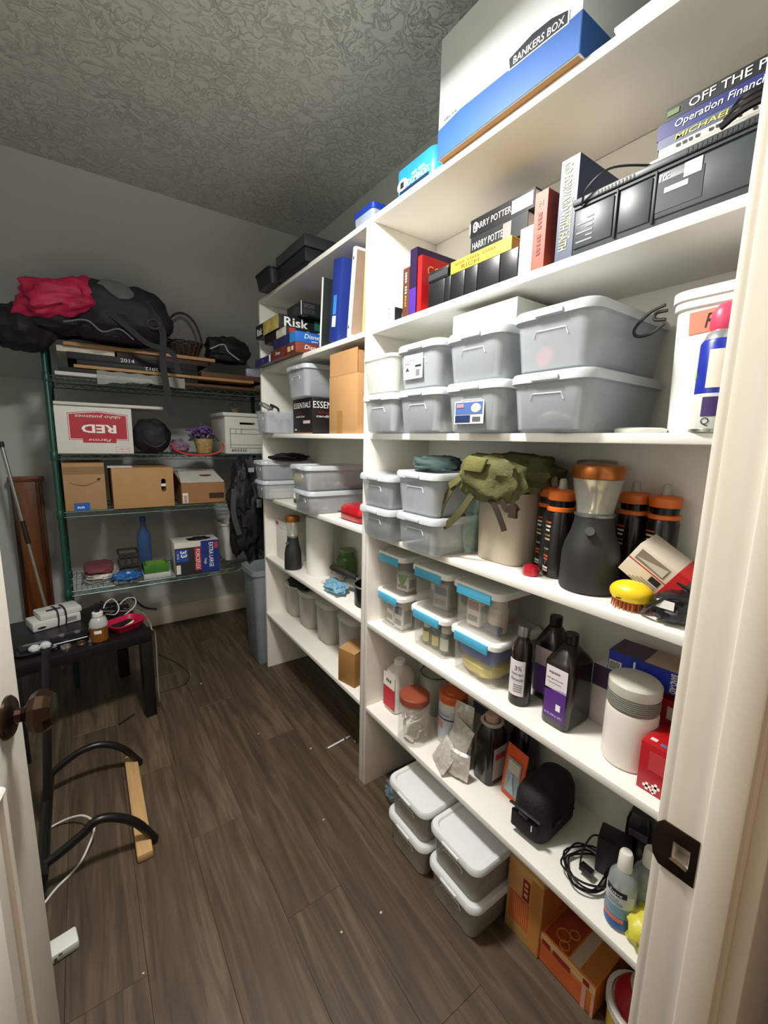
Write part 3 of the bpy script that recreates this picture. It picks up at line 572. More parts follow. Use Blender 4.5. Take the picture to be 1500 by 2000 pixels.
# loose black cable behind, flat white lid in front
pp = [hit(x, y, 'x', .93) for x, y in ((1300, 595), (1268, 612), (1240, 642), (1244, 657), (1270, 652), (1298, 632))]
pp2 = [hit(x, y, 'x', .935) for x, y in ((1304, 606), (1282, 612), (1279, 624), (1300, 624))]
tag(G().tube(bez(pp), .0032, 7).tube(bez(pp2), .0032, 7).build('black_cable', M('#121214', .4), None), 'loop of black cable beside the white bucket', 'cable')
p = hit(1228, 843, 'x', .872); o = G().lathe([(.044, 0), (.046, .003), (.046, .008), (.040, .0105)], 30).build('white_disc', M('#e6e6de', .45), None); o.location = (p.x+.046, p.y, zb); tag(o, 'flat white lid lying on the eye-level shelf', 'lid')

# ================================================================== SHELF WITH THE BACKPACK AND LANTERN
zb = N4+.0005; GB4 = 'grey-clear lidded bins under the backpack'
bin_('grey-clear lidded bin beside the shelf post below the eye-level shelf, lower', (.795+BD/2, 1.200, zb), BW, BD, .108, group=GB4)
bin_('grey-clear lidded bin beside the shelf post below the eye-level shelf, upper', (.795+BD/2, 1.200, zb+.1088), BW, BD, .112, group=GB4)
bin_('grey-clear lidded bin holding pale paper, under the teal pouch, lower', (.795+BD/2, .980, zb), BW, BD, .115, group=GB4)
bin_('grey-clear lidded bin under the teal pouch, upper', (.795+BD/2, .985, zb+.1158), BW, BD, .128, group=GB4)
o = G().blob((0, 0, .025), (.11, .062, .028), 24, 12, .25, 3, 2, flatz=0, fold=.2).build('pale_paper', M('#cfc3b2', .8), None); o.location = (.97, .98, zb+.003); tag(o, 'crumpled pale paper inside the lower bin', 'paper')
o = carton('grey_pouch', 'small grey case inside the bin beside the shelf post', 'case', M('#8b8a88', .6), .13, .2, .04, (.975, 1.2, zb+.004))
# beige tub
A, Bc, Cc = hit(925, 1093, 'z', zb), hit(1000, 1109, 'z', zb), hit(1045, 1090, 'z', zb)
tw, td, thh = .16, .19, .20; txc, tyc = .925+td/2, .715+tw/2-.012
tb = thing('beige_tub', 'tall beige rounded tub under the olive backpack', 'tub', (txc, tyc, zb), SR)
G().loft([(rrect(tw-.022, td-.022, .03, 6), 0), (rrect(tw-.012, td-.012, .036, 6), .006), (rrect(tw, td, .042, 6), thh), (rrect(tw-.006, td-.006, .04, 6), thh), (rrect(tw-.018, td-.018, .034, 6), .01)]).build('tub', M('#b7ac98', .4, var=.05, vscale=4), tb, smooth=40)
g = G(); vs = []; fs = []; nu, nv = 8, 16
for j in range(nv+1):
    for i in range(nu+1):
        u_, v_ = i/nu, j/nv; vs.append((-tw/2-.012+.004*math.sin(9*u_+5*v_)+.03*(1-v_)*u_*.3, -td/2-.008+.095*u_-.02*(1-v_)+.006*math.sin(14*u_+7*v_), thh*1.02*(1-v_)+.006))
for j in range(nv):
    for i in range(nu): a = j*(nu+1)+i; fs.append((a, a+1, a+nu+2, a+nu+1))
o = g.add(vs, fs).build('plastic_bag', M('#a9c9b8', .12, alpha=.38, var=.1), None); o.matrix_world = Matrix.Translation((txc, tyc, zb)) @ Matrix.Rotation(SR, 4, 'Z'); tag(o, 'greenish clear plastic bag hanging beside the beige tub', 'plastic bag')
# olive backpack
OL = M('#5b5a34', .85, var=.22, vscale=25, bump=.25, bscale=180); OLD = M('#3d3a20', .85, var=.25, bump=.2, bscale=150); OLS = M('#46431f', .8, var=.2)
bz = zb+thh+.001; bp = thing('backpack', 'olive green backpack heaped on the beige tub', 'backpack', (.975, .765, bz), SR)
G().blob((-.02, .03, .050), (.125, .11, .056), 48, 26, .22, 2.2, 3, e=.85, flatz=.0, fold=.035).build('main_bag', OL, bp)
G().blob((.0, -.096, .040), (.105, .040, .062), 44, 22, .2, 2.0, 8, e=.85, flatz=-.04, fold=.05).build('front_pocket', OL, bp)
G().prism([(-.055, .058), (.012, .056), (.030, .092), (-.035, .098)], -.146, -.136).build('flap', M('#75743f', .8, var=.1, bump=.15, bscale=200), bp, .003)
G().ribbon(bez([(-.06, -.085, .07), (-.10, -.12, .02), (-.135, -.135, -.05), (-.145, -.135, -.095), (-.12, -.135, -.105), (-.07, -.13, -.06), (-.035, -.115, .0)]), 0.020).build('shoulder_strap', OLS, bp)
G().ribbon(bez([(.02, -.12, -.005), (.05, -.125, -.03), (.075, -.125, -.07), (.082, -.125, -.085)]), 0.016).build('webbing', M('#2d2417', .8), bp)
G().ribbon(bez([(.06, -.12, -.005), (.085, -.125, -.03), (.105, -.125, -.018), (.115, -.12, -.03)]), 0.015).box(.092, .115, -.128, -.120, -.048, -.020).build('buckle_strap', M('#2d2014', .7), bp)
G().ribbon(bez([(-.07, -.09, .085), (-.055, -.125, .06), (-.08, -.135, .03), (-.115, -.13, .01)]), 0.018).build('webbing', M('#6d6a3a', .8), bp)
o = G().blob((0, 0, .022), (.075, .05, .024), 30, 16, .18, 3, 4, e=.7, flatz=.0, fold=.08).build('pouch', M('#3f5350', .8, var=.2, bump=.2), None); o.location = (.905, 1.0, zb+.1158+.128+.0008); o.rotation_euler = (0, 0, SR+.3); tag(o, 'dark teal zipped pouch lying on the grey-clear bins', 'pouch')
# black bottles with orange caps
ORG = M('#e0702a', .4, var=.05); BB = M('#17100e', .3, var=.1, coat=.2)
def shaker(label, x, y, s=1.0):
    t = thing('drink_bottle', label, 'bottle', (x, y, zb), SR, 'black bottles with orange caps'); r = .033*s
    G().lathe([(r-.003, 0), (r, .004), (r, .160*s), (r-.003, .168*s)], 28).build('body', BB, t); G().lathe([(r-.002, .168*s), (r+.001, .170*s), (r+.001, .178*s), (r-.002, .180*s)], 28).build('band', ORG, t)
    G().lathe([(r-.004, .180*s), (r-.003, .192*s), (r-.002, .196*s)], 28).build('neck', M('#0f0f10', .25), t); G().lathe([(r-.001, .196*s), (r+.001, .199*s), (r+.001, .216*s), (r-.004, .221*s), (.012, .224*s)], 28).build('cap', ORG, t)
    G().lathe([(.012, .223*s), (.010, .232*s), (.0085, .246*s), (.006, .249*s)], 16).build('spout', M('#b9b6ab', .25, alpha=.8), t)
    for k, (zz, ww, cc) in enumerate(((.138, .9, '#b9502e'), (.128, .8, '#e8e4da'), (.118, .6, '#e8e4da'), (.105, .9, '#8b7a5a'), (.095, .8, '#cdbfa4'), (.070, .7, '#8d8a84'), (.052, .7, '#c2502c'), (.044, .6, '#b9502e'), (.022, .8, '#d8d8d4'), (.015, .8, '#b8b8b4'))):
        wrap(t, 'print', M(cc, .6), r, zz*s, (zz+.0045)*s, -.35-ww*.5, -.35+ww*.3, 6)
    return t
shaker('black drink bottle with orange cap beside the copper-topped lantern', .975, .612); shaker('black drink bottle with orange cap behind another, beside the beige tub', 1.02, .668)
shaker('black drink bottle with orange cap behind the white and red carton', 1.09, .425); shaker('black drink bottle with orange cap behind the lantern globe', 1.097, .495)
COP = M('#b06a34', .3, metal=.75, var=.15)
lantern('large black camping lantern with copper cap beside the white and red carton', (.955, .515, zb), COP, 1.0); lantern('dark camping lantern standing behind the copper-topped lantern', (1.072, .585, zb), M('#8a7f70', .3, metal=.8), 1.02, rs=.75)
# carton lying askew
c = thing('carton', 'white and red carton tipped on its edge beside the lantern', 'box', (.985, .400, zb+.046), rot=(0.15, math.radians(33), SR+.15))
G().box(-.055, .055, -.04, .04, 0, .078).build('body', M('#d9cdbb', .6, var=.04), c, .0015); plate(c, 'red_end', M('#c01f24', .45), 'front', -.04, .030, .0552, 0, .078); plate(c, 'red_end', M('#c01f24', .45), 'right', .055, -.04, .04, 0, .078); plate(c, 'red_end', M('#c01f24', .45), 'top', .078, .03, .0552, -.04, .04)
plate(c, 'window', M('#8b7f70', .4), 'front', -.04, -.045, .020, .044, .070); G().prism([(-.042, .05), (.018, .047), (.018, .066)], -.0418, -.0408).build('window_item', M('#c9c0b2', .5), c); plate(c, 'red_line', M('#c01f24', .45), 'front', -.04, -.055, .03, .038, .040)
plate(c, 'black_panel', INK, 'front', -.04, .002, .024, .022, .035)
for k in range(4): plate(c, 'small_print', M('#8d8577', .7), 'front', -.04, -.03+.006*k, .022, .003+.0045*k, .005+.0045*k)
o = G().lathe([(.018, 0), (.021, .004), (.02, .016), (.008, .02)], 18).build('red_gadget', M('#b81428', .3, coat=.3), None); o.location = (.925, .650, zb); o.scale = (1.0, 1.0, 1.4); o.name = 'red_clip'; tag(o, 'small glossy red plastic clip beside the beige tub', 'clip')
# yellow scalp brush
p = hit(1215, 1193, 'z', zb); br = thing('scalp_brush', 'yellow domed scalp brush with brown bristles beside the carton', 'brush', (p.x+.030, p.y, zb), SR)
G().blob((0, 0, .034), (.041, .034, .024), 32, 16, 0, e=.95, flatz=.018).build('dome', M('#ecc81d', .35, var=.03), br); plate(br, 'dark_slot', INK, 'front', -.0325, -.014, -.004, .024, .0265)
g = G()
for i in range(-4, 5):
    for j in range(-3, 4):
        if (i/4.6)**2+(j/3.6)**2 <= 1: g.tube([(i*.0078, j*.0078, .0195), (i*.0084, j*.0084, .0)], [.0022, .0011], 6)
g.build('bristles', M('#a5521c', .6), br)
# purple band, black strap things, teal-lidded pot
p = hit(1275, 1192, 'z', zb); o = G().tube([(.035*math.cos(a*PI/12), .022*math.sin(a*PI/12), .006) for a in range(24)], .0045, 8, closed=True).build('purple_band', M('#6a2aa0', .25, coat=.4), None); o.location = (p.x+.03, p.y-.012, zb); tag(o, 'glossy purple hair band beside the yellow brush', 'band')
t = thing('hair_clipper', 'tangled black hair clipper with lead beside the purple band', 'hair clipper', (.92, .315, zb), SR)
G().blob((0, 0, .028), (.04, .05, .028), 26, 14, .15, 3, 6, e=.8, flatz=0).build('body', M('#16161a', .35), t); G().tube(bez([(-.05, -.03, .005), (-.03, -.05, .03), (.0, -.045, .055), (.03, -.03, .06), (.03, .02, .05), (-.02, .03, .07)]), .004, 7).build('lead', M('#0d0d0f', .4), t); plate(t, 'label', PAPER, 'front', -.05, -.018, .012, .034, .05)
t = lathe_thing('lidded_pot', 'clear pot with teal lid behind the carton', 'pot', (1.075, .345, zb), [(.030, 0), (.036, .004), (.040, .062)], CLEAR2); G().lathe([(.042, .062), (.042, .074), (.036, .077)], 24).build('lid', M('#6fa3a0', .4), t)
# ================================================================== MEDICINE SHELF
zb = N5+.0005; CDp = .225; CX = .895; CHt = .142
rows = [(1.222, .145), (1.006, .165), (.806, .170)]
ch2 = .145
GC = 'clear latch-lid containers'
clipbox('clear latch-lid container of white cartons beside the post, lower', (CX+CDp/2-.008, rows[0][0], zb), rows[0][1]+.02, CDp, CHt)
clipbox('clear latch-lid container of small dark vials, lower', (CX+CDp/2-.008, rows[1][0], zb), rows[1][1]+.02, CDp, CHt)
clipbox('clear latch-lid container of blue and yellow packets, lower', (CX+CDp/2-.008, rows[2][0], zb), rows[2][1]+.02, CDp, CHt)
clipbox('clear latch-lid container of a green and white carton beside the post, upper', (CX+CDp/2-.006, rows[0][0], zb+CHt+.0008), rows[0][1]+.02, CDp, ch2)
clipbox('clear latch-lid container of grey cartons, upper', (CX+CDp/2-.006, rows[1][0], zb+CHt+.0008), rows[1][1]+.02, CDp, ch2)
clipbox('clear latch-lid container of pill bottles and a pink carton, upper', (CX+CDp/2-.006, rows[2][0], zb+CHt+.0008), rows[2][1]+.02, CDp, ch2)
def inner(label, name, w_, d_, h_, x, y, z, col, rz=0, mark=None):
    t = carton(name, label, 'box', M(col, .6, var=.06), w_, d_, h_, (x, y, z), SR+rz, bevel=.001)
    if mark:
        plate(t, 'print', M(mark, .5), 'front', -d_/2, -w_*.4, w_*.4, h_*.55, h_*.85); plate(t, 'print', M('#80807c', .6), 'front', -d_/2, -w_*.4, w_*.35, h_*.15, h_*.35); plate(t, 'print', M('#9a9a94', .6), 'right', w_/2, -d_*.35, d_*.35, h_*.2, h_*.7)
    return t
F0 = .0045
inner('white carton with dark blue stripe in the container beside the post', 'medicine_carton', .045, .05, .10, CX+.045, rows[0][0]-.03, zb+F0, '#d8d6d0', .1, '#232b5e'); inner('white carton with grey print in the container beside the post', 'medicine_carton', .05, .06, .095, CX+.06, rows[0][0]+.03, zb+F0, '#e2ded6', -.1, '#8a8a90')
inner('tan carton at the back of the container beside the post', 'medicine_carton', .08, .05, .09, CX+.14, rows[0][0], zb+F0, '#b5a58d', 0, '#6d5d48')
z2 = zb+CHt+.0008+F0
t = inner('green and white carton in the container beside the post', 'medicine_carton', .055, .045, .062, CX+.06, rows[0][0]-.025, z2, '#e2e2d4', .2, '#d8d8cc'); G().prism([(-.026, .061), (.026, .061), (-.004, .004)], -.0235, -.0226).build('green_mark', M('#4f8a34', .5), t)
inner('grey carton with blue edge in the middle upper container', 'medicine_carton', .06, .07, .085, CX+.075, rows[1][0]-.01, z2, '#a9a5a8', .15, '#45507e'); inner('mauve carton in the middle upper container', 'medicine_carton', .05, .06, .07, CX+.10, rows[1][0]+.045, z2, '#9a8a90', -.1, '#c9c3c6')
inner('pink carton in the container above the blue packets', 'medicine_carton', .09, .05, .085, CX+.16, rows[2][0]+.03, z2, '#b06a72', 0, '#d9b8b8'); inner('white carton with small print in the container above the blue packets', 'medicine_carton', .046, .042, .088, CX+.055, rows[2][0]+.036, z2, '#dcd3c4', .1, '#b0887c')
def vial(label, x, y, z, r, h, body, cap, lab, nm='pill_bottle'):
    t = thing(nm, label, 'bottle', (x, y, z), SR); G().lathe([(r-.002, 0), (r, .003), (r, h*.72), (r*.8, h*.8)], 20).build('body', body, t); G().lathe([(r*.82, h*.8), (r*.86, h*.81), (r*.86, h), (r*.8, h+.001)], 20).build('cap', cap, t); wrap(t, 'label', lab, r, h*.15, h*.62, -1.1, 1.1); return t
vial('white pill bottle in the container above the blue packets', CX+.07, rows[2][0]-.032, z2, .028, .098, M('#e2d8c6', .5), M('#efe8dc', .4), M('#d3c0ae', .6))
o = G().tube([(0, 0, 0), (0, .05, 0)], .012, 14).build('cream_tube', M('#54496e', .4), None); o.location = (CX+.045, rows[2][0]-.06, z2+.0125); tag(o, 'dark violet cream tube lying in a latch-lid container', 'tube')
DG = M('#2f4034', .25, coat=.3)
vial('dark green vial with yellow label in the lower container', CX+.04, rows[1][0]+.040, zb+F0, .016, .075, DG, M('#d9d3c6', .4), M('#d8c84a', .5), 'vial'); vial('dark green vial with yellow label and dark cap in the lower container', CX+.045, rows[1][0]-.002, zb+F0, .017, .072, DG, M('#27332a', .4), M('#d8c84a', .5), 'vial')
vial('green bottle with white cap and label in the lower container', CX+.045, rows[1][0]-.048, zb+F0, .021, .088, DG, M('#ddd6ca', .4), M('#d9dccf', .5), 'vial')
o = G().box(-.062, .062, -.075, .075, 0, .06).build('blue_packet', M('#2552a8', .35, var=.1), None, .008); o.location = (CX+.088, rows[2][0], zb+F0+.055); o.rotation_euler = (0, .0, SR); tag(o, 'bright blue packet in the lower container', 'packet')
o = G().blob((0, 0, .027), (.066, .085, .027), 26, 14, .12, 3, 3, e=.6, flatz=0).build('yellow_packet', M('#d9c640', .4, var=.12), None); o.location = (CX+.094, rows[2][0], zb+F0); o.rotation_euler = (0, 0, SR); tag(o, 'crinkled yellow packet in the lower container', 'packet')
inner('white leaflet carton leaning on the shelf back', 'medicine_carton', .09, .02, .13, 1.118, .705, zb+.10, '#c8b9a2', 0, '#7d7260').location.z = zb
# bottles
BR = M('#1f140d', .25, var=.1, coat=.2); BR2 = M('#140e0b', .28, coat=.2); PUR = M('#5a2a84', .5)
t = thing('peroxide_bottle', 'round brown bottle with white label and silver cap', 'bottle', (.925, .655, zb), SR); r = .0285
G().lathe([(r-.003, 0), (r, .004), (r, .140), (r*.93, .158), (r*.6, .178), (.0135, .186), (.0135, .192)], 28).build('body', BR, t); G().lathe([(.0155, .190), (.0155, .214), (.014, .217)], 24).build('cap', M('#8f8f8c', .3, metal=.7), t)
wrap(t, 'label', M('#e6dfe2', .6), r, .030, .128, -.75, .95, 14)
text(t, '3%', (.35, 0, .108), .012, INK, wrapr=r+.0015); text(t, 'Hydrogen', (.30, 0, .091), .009, INK, wrapr=r+.0015, w=.034); text(t, 'Peroxide', (.30, 0, .077), .009, INK, wrapr=r+.0015, w=.034)
for k in range(4): wrap(t, 'print', M('#4c4a4c', .6), r+.0006, .042+.006*k, .0435+.006*k, 0, .8, 6)
def jug(label, x, y, w_, d_, h_, mat, rz=0.0, lab=None, cap=None):
    t = thing('brown_jug', label, 'bottle', (x, y, zb), SR+rz)
    G().loft([(rrect(w_-.008, d_-.008, .012, 4), 0), (rrect(w_, d_, .016, 4), .005), (rrect(w_, d_, .016, 4), h_*.70), (rrect(w_*.9, d_*.9, .02, 4), h_*.75), (rrect(.034, .034, .0168, 4), h_*.89), (rrect(.028, .028, .0138, 4), h_*.90), (rrect(.028, .028, .0138, 4), h_*.92)]).build('body', mat, t, smooth=40)
    G().lathe([(.0165, h_*.905), (.0165, h_), (.0150, h_+.002)], 22).build('cap', cap or M('#17130f', .35), t)
    return t
t = jug('square dark brown peroxide jug behind the round bottle', 1.02, .625, .072, .078, .232, BR2); plate(t, 'label', M('#cdb9bb', .6), 'front', -.039, -.028, .028, .10, .15); plate(t, 'label', PUR, 'front', -.039, -.028, .028, .02, .10)
w_, d_ = .075, .105
t = jug('square dark brown peroxide jug with purple and white label beside the white tub', .905+d_/2, .541, w_, d_, .231, BR); yf_ = -d_/2
lb = plate(t, 'label', M('#e9e2e4', .55), 'front', yf_, -.027, .030, .098, .156); lp = plate(t, 'label', PUR, 'front', yf_, -.027, .030, .022, .099)
G().prism([(-.027, .098), (.030, .098), (.030, .104), (.01, .103), (-.008, .098), (-.027, .093)], yf_-.0012, yf_-.0006).build('label_wave', M('#b79ac6', .5), lb)
text(lb, 'equate', (-.004, yf_-.0014, .141), .0085, M('#34304a', .5), w=.030, shear=.2, bold=.01); text(lb, 'Hydrogen Peroxide', (-.002, yf_-.0014, .125), .006, INK, w=.044); text(lb, 'Topical Solution', (-.002, yf_-.0014, .115), .005, INK, w=.036)
plate(lp, 'recycle_mark', PRINTW, 'front', yf_-.0008, .006, .018, .048, .064); text(lp, '32 FL OZ (1 QT)', (0, yf_-.0016, .032), .0065, PRINTW, w=.046)
# cartons
c = carton('medicine_carton', 'white carton with violet end behind the square jug', 'box', M('#cfc6c4', .6), .075, .10, .155, (1.062, .470, zb), bevel=.0015); plate(c, 'violet_end', M('#3b2348', .5), 'front', -.05, -.0375, .0375, .10, .155); plate(c, 'violet_end', M('#3b2348', .5), 'right', .0375, -.05, .05, .10, .155)
c = carton('red_carton', 'dark red carton at the shelf back, under the blue carton', 'box', M('#a41a1f', .5), .13, .09, .135, (1.075, .345, zb), bevel=.0015); plate(c, 'print', M('#d9c9bd', .5), 'front', -.045, .0, .05, .09, .12)
z_ = zb+.1565
c = carton('bandage_carton', 'blue bandage carton lying on other cartons', 'box', M('#b9a78c', .65), .17, .085, .052, (1.055, .39, z_), bevel=.0012, rz=SR+.08)
plate(c, 'blue_end', M('#1b2f9a', .45), 'front', -.0425, -.085, .085, 0, .052); plate(c, 'barcode', PAPER, 'front', -.0433, -.083, -.055, .004, .028)
for k in range(7): plate(c, 'bar', INK, 'front', -.0441, -.081+.0034*k, -.0794+.0034*k, .006, .026)
plate(c, 'top_print', M('#4d3a4c', .5), 'top', .052, -.085, -.01, -.0425, .0425); text(c, 'BAND-AID', (.052, -.0445, .026), .013, PRINTW, roll=-PI/2, w=.044, bold=.01); plate(c, 'print', PRINTW, 'front', -.0433, -.03, -.026, .01, .042)
# white tub with grey lid ring
t = thing('white_tub', 'white tub with grey screw band beside the red first-aid carton', 'tub', (.951, .384, zb), SR); r = .052
G().lathe([(r-.004, 0), (r, .005), (r, .122), (r-.002, .128)], 36).build('body', M('#e4ddd2', .35, var=.02), t); G().lathe([(r-.004, .128), (r-.002, .131), (r-.002, .160), (r-.004, .163)], 36).build('band', M('#86857a', .5), t)
for k in range(6): G().lathe([(r-.001, .134+.0045*k), (r-.0002, .136+.0045*k), (r-.001, .138+.0045*k)], 36, cap0=False, cap1=False).build('ridge', M('#7b7a70', .5), t)
G().lathe([(r-.001, .163), (r, .166), (r, .186), (r-.004, .191), (.03, .194)], 36).build('lid', M('#cfcdbf', .4), t)
# red first aid carton
c = carton('first_aid_carton', 'red first-aid carton with white crosses beside the white tub', 'box', M('#b3121a', .4, var=.05), .075, .09, .105, (.932, .296, zb), bevel=.0012)
def cross(t, x, z, s, yf): G().box(x-s, x+s, yf-.0009, yf, z-s*.34, z+s*.34).box(x-s*.34, x+s*.34, yf-.0009, yf, z-s, z+s).build('cross', PRINTW, t)
cross(c, -.018, .013, .0075, -.045); cross(c, -.002, .019, .0075, -.045); cross(c, -.006, .002+.0065, .0055, -.045); plate(c, 'print', M('#e8d5d2', .5), 'top', .105, -.028, -.016, -.03, -.02); plate(c, 'print', M('#5a6a9a', .5), 'top', .105, -.008, .004, -.035, -.026); plate(c, 'panel', M('#c23b3c', .45), 'front', -.045, -.02, .02, .05, .09)

# ================================================================== BOTTOM SHELF
zb = N6+.0005
def jug6(label, x, y, w_, d_, h_, mat, capm, rz=0, name='jug'):
    t = thing(name, label, 'jug', (x, y, zb), SR+rz)
    G().loft([(rrect(w_-.01, d_-.01, .016, 5), 0), (rrect(w_, d_, .02, 5), .006), (rrect(w_, d_, .02, 5), h_*.70), (rrect(w_*.86, d_*.86, .024, 5), h_*.80), (rrect(.05, .05, .0245, 5), h_*.89), (rrect(.04, .04, .0195, 5), h_*.91)]).build('body', mat, t, smooth=40)
    G().lathe([(.022, h_*.91), (.022, h_*.985), (.019, h_)], 22).build('cap', capm, t); return t
t = jug6('white translucent jug with red label beside the post', .965, 1.235, .085, .10, .205, M('#e1dcd2', .3, alpha=.85), M('#efece6', .4)); plate(t, 'label', M('#c31f30', .5), 'front', -.05, -.036, .036, .015, .10); plate(t, 'label', PAPER, 'front', -.05, -.036, .036, .10, .155); scrib(t, 3, (0, -.0515, .128), .016, INK)
o = lathe_thing('clear_bowl', 'clear plastic bowl at the shelf back behind the jar', 'bowl', (1.06, 1.13, zb), [(.03, 0), (.034, .003), (.058, .17), (.055, .17), (.031, .006)], M('#b9b4a8', .15, alpha=.4)); G().tube(arc((0, 0, .172), .058, 0, 360, 24, 'xy')[:-1], .0025, 6, closed=True).build('rim', M('#2a2824', .4), o)
t = lathe_thing('white_bottle', 'cream bottle behind the orange-lidded canister', 'bottle', (1.092, 1.035, zb), [(.034, 0), (.036, .004), (.036, .15), (.02, .175), (.014, .18)], M('#d9cdbc', .4)); G().lathe([(.016, .18), (.016, .205), (.013, .207)], 18).build('cap', M('#e2d6c6', .4), t)
jr = thing('glass_jar', 'glass jar with rust-red lid full of beige strips', 'jar', (.900, 1.062, zb), SR); r = .058
G().lathe([(r-.008, 0), (r, .006), (r, .125), (r-.006, .142), (r-.012, .148), (r-.014, .148), (r-.009, .14), (r-.003, .123), (r-.003, .008), (r-.01, .004)], 32).build('glass', GLASSY, jr, smooth=40)
G().lathe([(r-.006, .145), (r-.004, .147), (r-.004, .168), (r-.008, .173), (.03, .175)], 32).build('lid', M('#8f4630', .45, var=.06), jr)
g = G(); rs = random.Random(3)
for k in range(26):
    a = rs.uniform(0, 2*PI); rr = rs.uniform(.018, .044); z0 = rs.uniform(.010, .120); a2 = a+rs.uniform(.8, 1.8)
    g.tube(bez([(rr*math.cos(a), rr*math.sin(a), z0), (rr*1.05*math.cos((a+a2)/2), rr*1.05*math.sin((a+a2)/2), min(.132, z0+rs.uniform(-.01, .02))), (rr*math.cos(a2), rr*math.sin(a2), max(.008, min(.13, z0+rs.uniform(-.03, .03))))], 4), .006, 6, flat=.0018)
o = g.build('beige_strips', M('#d8cdb8', .55, var=.15), None); o.location = (.900, 1.062, zb); o['kind'] = 'stuff'; tag(o, 'tangle of beige strips inside the glass jar', 'strips')
cn = thing('canister', 'white canister with orange lid beside the glass jar', 'canister', (1.010, .985, zb), SR); r = .047
G().lathe([(r-.003, 0), (r, .004), (r, .150), (r-.003, .155)], 30).build('body', M('#d9d8d6', .4), cn); wrap(cn, 'label', M('#c3c8d6', .5), r, .02, .13, -1.4, 1.2, 16); wrap(cn, 'print', M('#30364a', .5), r+.0007, .095, .100, -1, 1, 10); wrap(cn, 'print', M('#d98a7c', .5), r+.0007, .060, .085, -.7, .1, 8); wrap(cn, 'print', M('#8d94a8', .5), r+.0007, .110, .116, -.6, .6, 8)
G().lathe([(r+.001, .155), (r+.002, .158), (r+.002, .176), (r-.003, .182), (r-.010, .183), (.026, .180), (.022, .184), (.01, .185)], 30).build('lid', M('#d4602a', .42, var=.06), cn)
# foil sachets, one by one
FO = M('#d2cdc2', .35, metal=.3, var=.2, vscale=50, bump=.5, bscale=40)
def sachet(label, loc, w_, h_, rot, t_=.016, seed=0):
    g = G(); n_ = 12; vs = []; fs = []
    for side in (-1, 1):
        for j in range(n_+1):
            for i in range(n_+1):
                u, v = i/n_*2-1, j/n_*2-1; k = max(0, (1-u*u)*(1-v**4))
                vs.append((u*w_/2*(1-.03*abs(v)), side*(t_/2*k**.6+.0004)+.003*noise.noise(Vector((u*3+seed, v*3, side))), (v+1)*h_/2))
    m = (n_+1)**2
    for s_ in (0, 1):
        for j in range(n_):
            for i in range(n_):
                a = s_*m+j*(n_+1)+i; q = (a, a+1, a+n_+2, a+n_+1); fs.append(q if s_ == 0 else q[::-1])
    o = g.add(vs, fs).build('foil_sachet', FO, None, smooth=25); o.location = (loc[0], loc[1], loc[2]+.007); o.rotation_euler = rot; return tag(o, label, 'sachet', 'silver foil sachets beside the brown jug')
sachet('silver foil sachet leaning lowest beside the brown jug', (.872, .905, zb), .09, .09, (-.55, .1, SR-.35), .018, 1); sachet('silver foil sachet behind the lowest one beside the brown jug', (.918, .895, zb), .09, .14, (-.35, .12, SR-.1), .018, 4)
sachet('silver foil sachet upright against the canister', (.962, .888, zb), .08, .18, (-.18, -.10, SR+.1), .018, 7); sachet('silver foil sachet standing in front of the brown jug', (.893, .832, zb), .07, .085, (-.15, 0, SR+.3), .022, 11)
t = thing('foil_pouch', 'kraft foil pouch with dark label at the shelf back', 'pouch', (1.06, .875, zb), SR); G().box(-.065, .065, -.03, .03, 0, .20).build('body', M('#a3937a', .5, var=.1), t, .012); plate(t, 'label', M('#2c3648', .4), 'front', -.03, -.03, .05, .15, .185)
t = jug6('dark brown square jug with pink cap beside the orange packet', .990, .790, .075, .085, .215, BR, M('#d0a59a', .45), name='brown_jug'); plate(t, 'label', M('#b9aaa6', .6), 'right', .0375, -.028, .030, .02, .125); plate(t, 'label_print', M('#b23a44', .5), 'right', .0384, -.02, .022, .085, .105); G().tube(arc((0, 0, .192), .03, 0, 360, 20, 'xy')[:-1], .006, 6, closed=True).build('collar', M('#b9b0a4', .4), t)
t = jug6('dark jug at the back beside the pink-capped jug', 1.082, .735, .07, .075, .195, BR2, M('#161210', .4), name='brown_jug')
t = thing('packet', 'orange and clear hanging packet beside the black case', 'packet', (.972, .690, zb), rot=(-.12, 0, SR-.1)); G().loft([(rrect(.074, .004, .0018, 2), 0), (rrect(.078, .012, .005, 2), .03), (rrect(.078, .008, .003, 2), .12), (rrect(.078, .002, .0008, 2), .160)]).build('card', M('#d9531f', .45, var=.06), t); plate(t, 'window', M('#8f9a9a', .3), 'front', -.0062, -.026, .026, .018, .125); plate(t, 'print', M('#c9bfae', .6), 'front', -.0072, -.020, .022, .085, .118)
G().prism([(-.020, .022), (.014, .022), (.002, .062), (.002, .080), (-.006, .080), (-.006, .062)], -.0092, -.0072).build('dropper', M('#9fb4bf', .3), t)
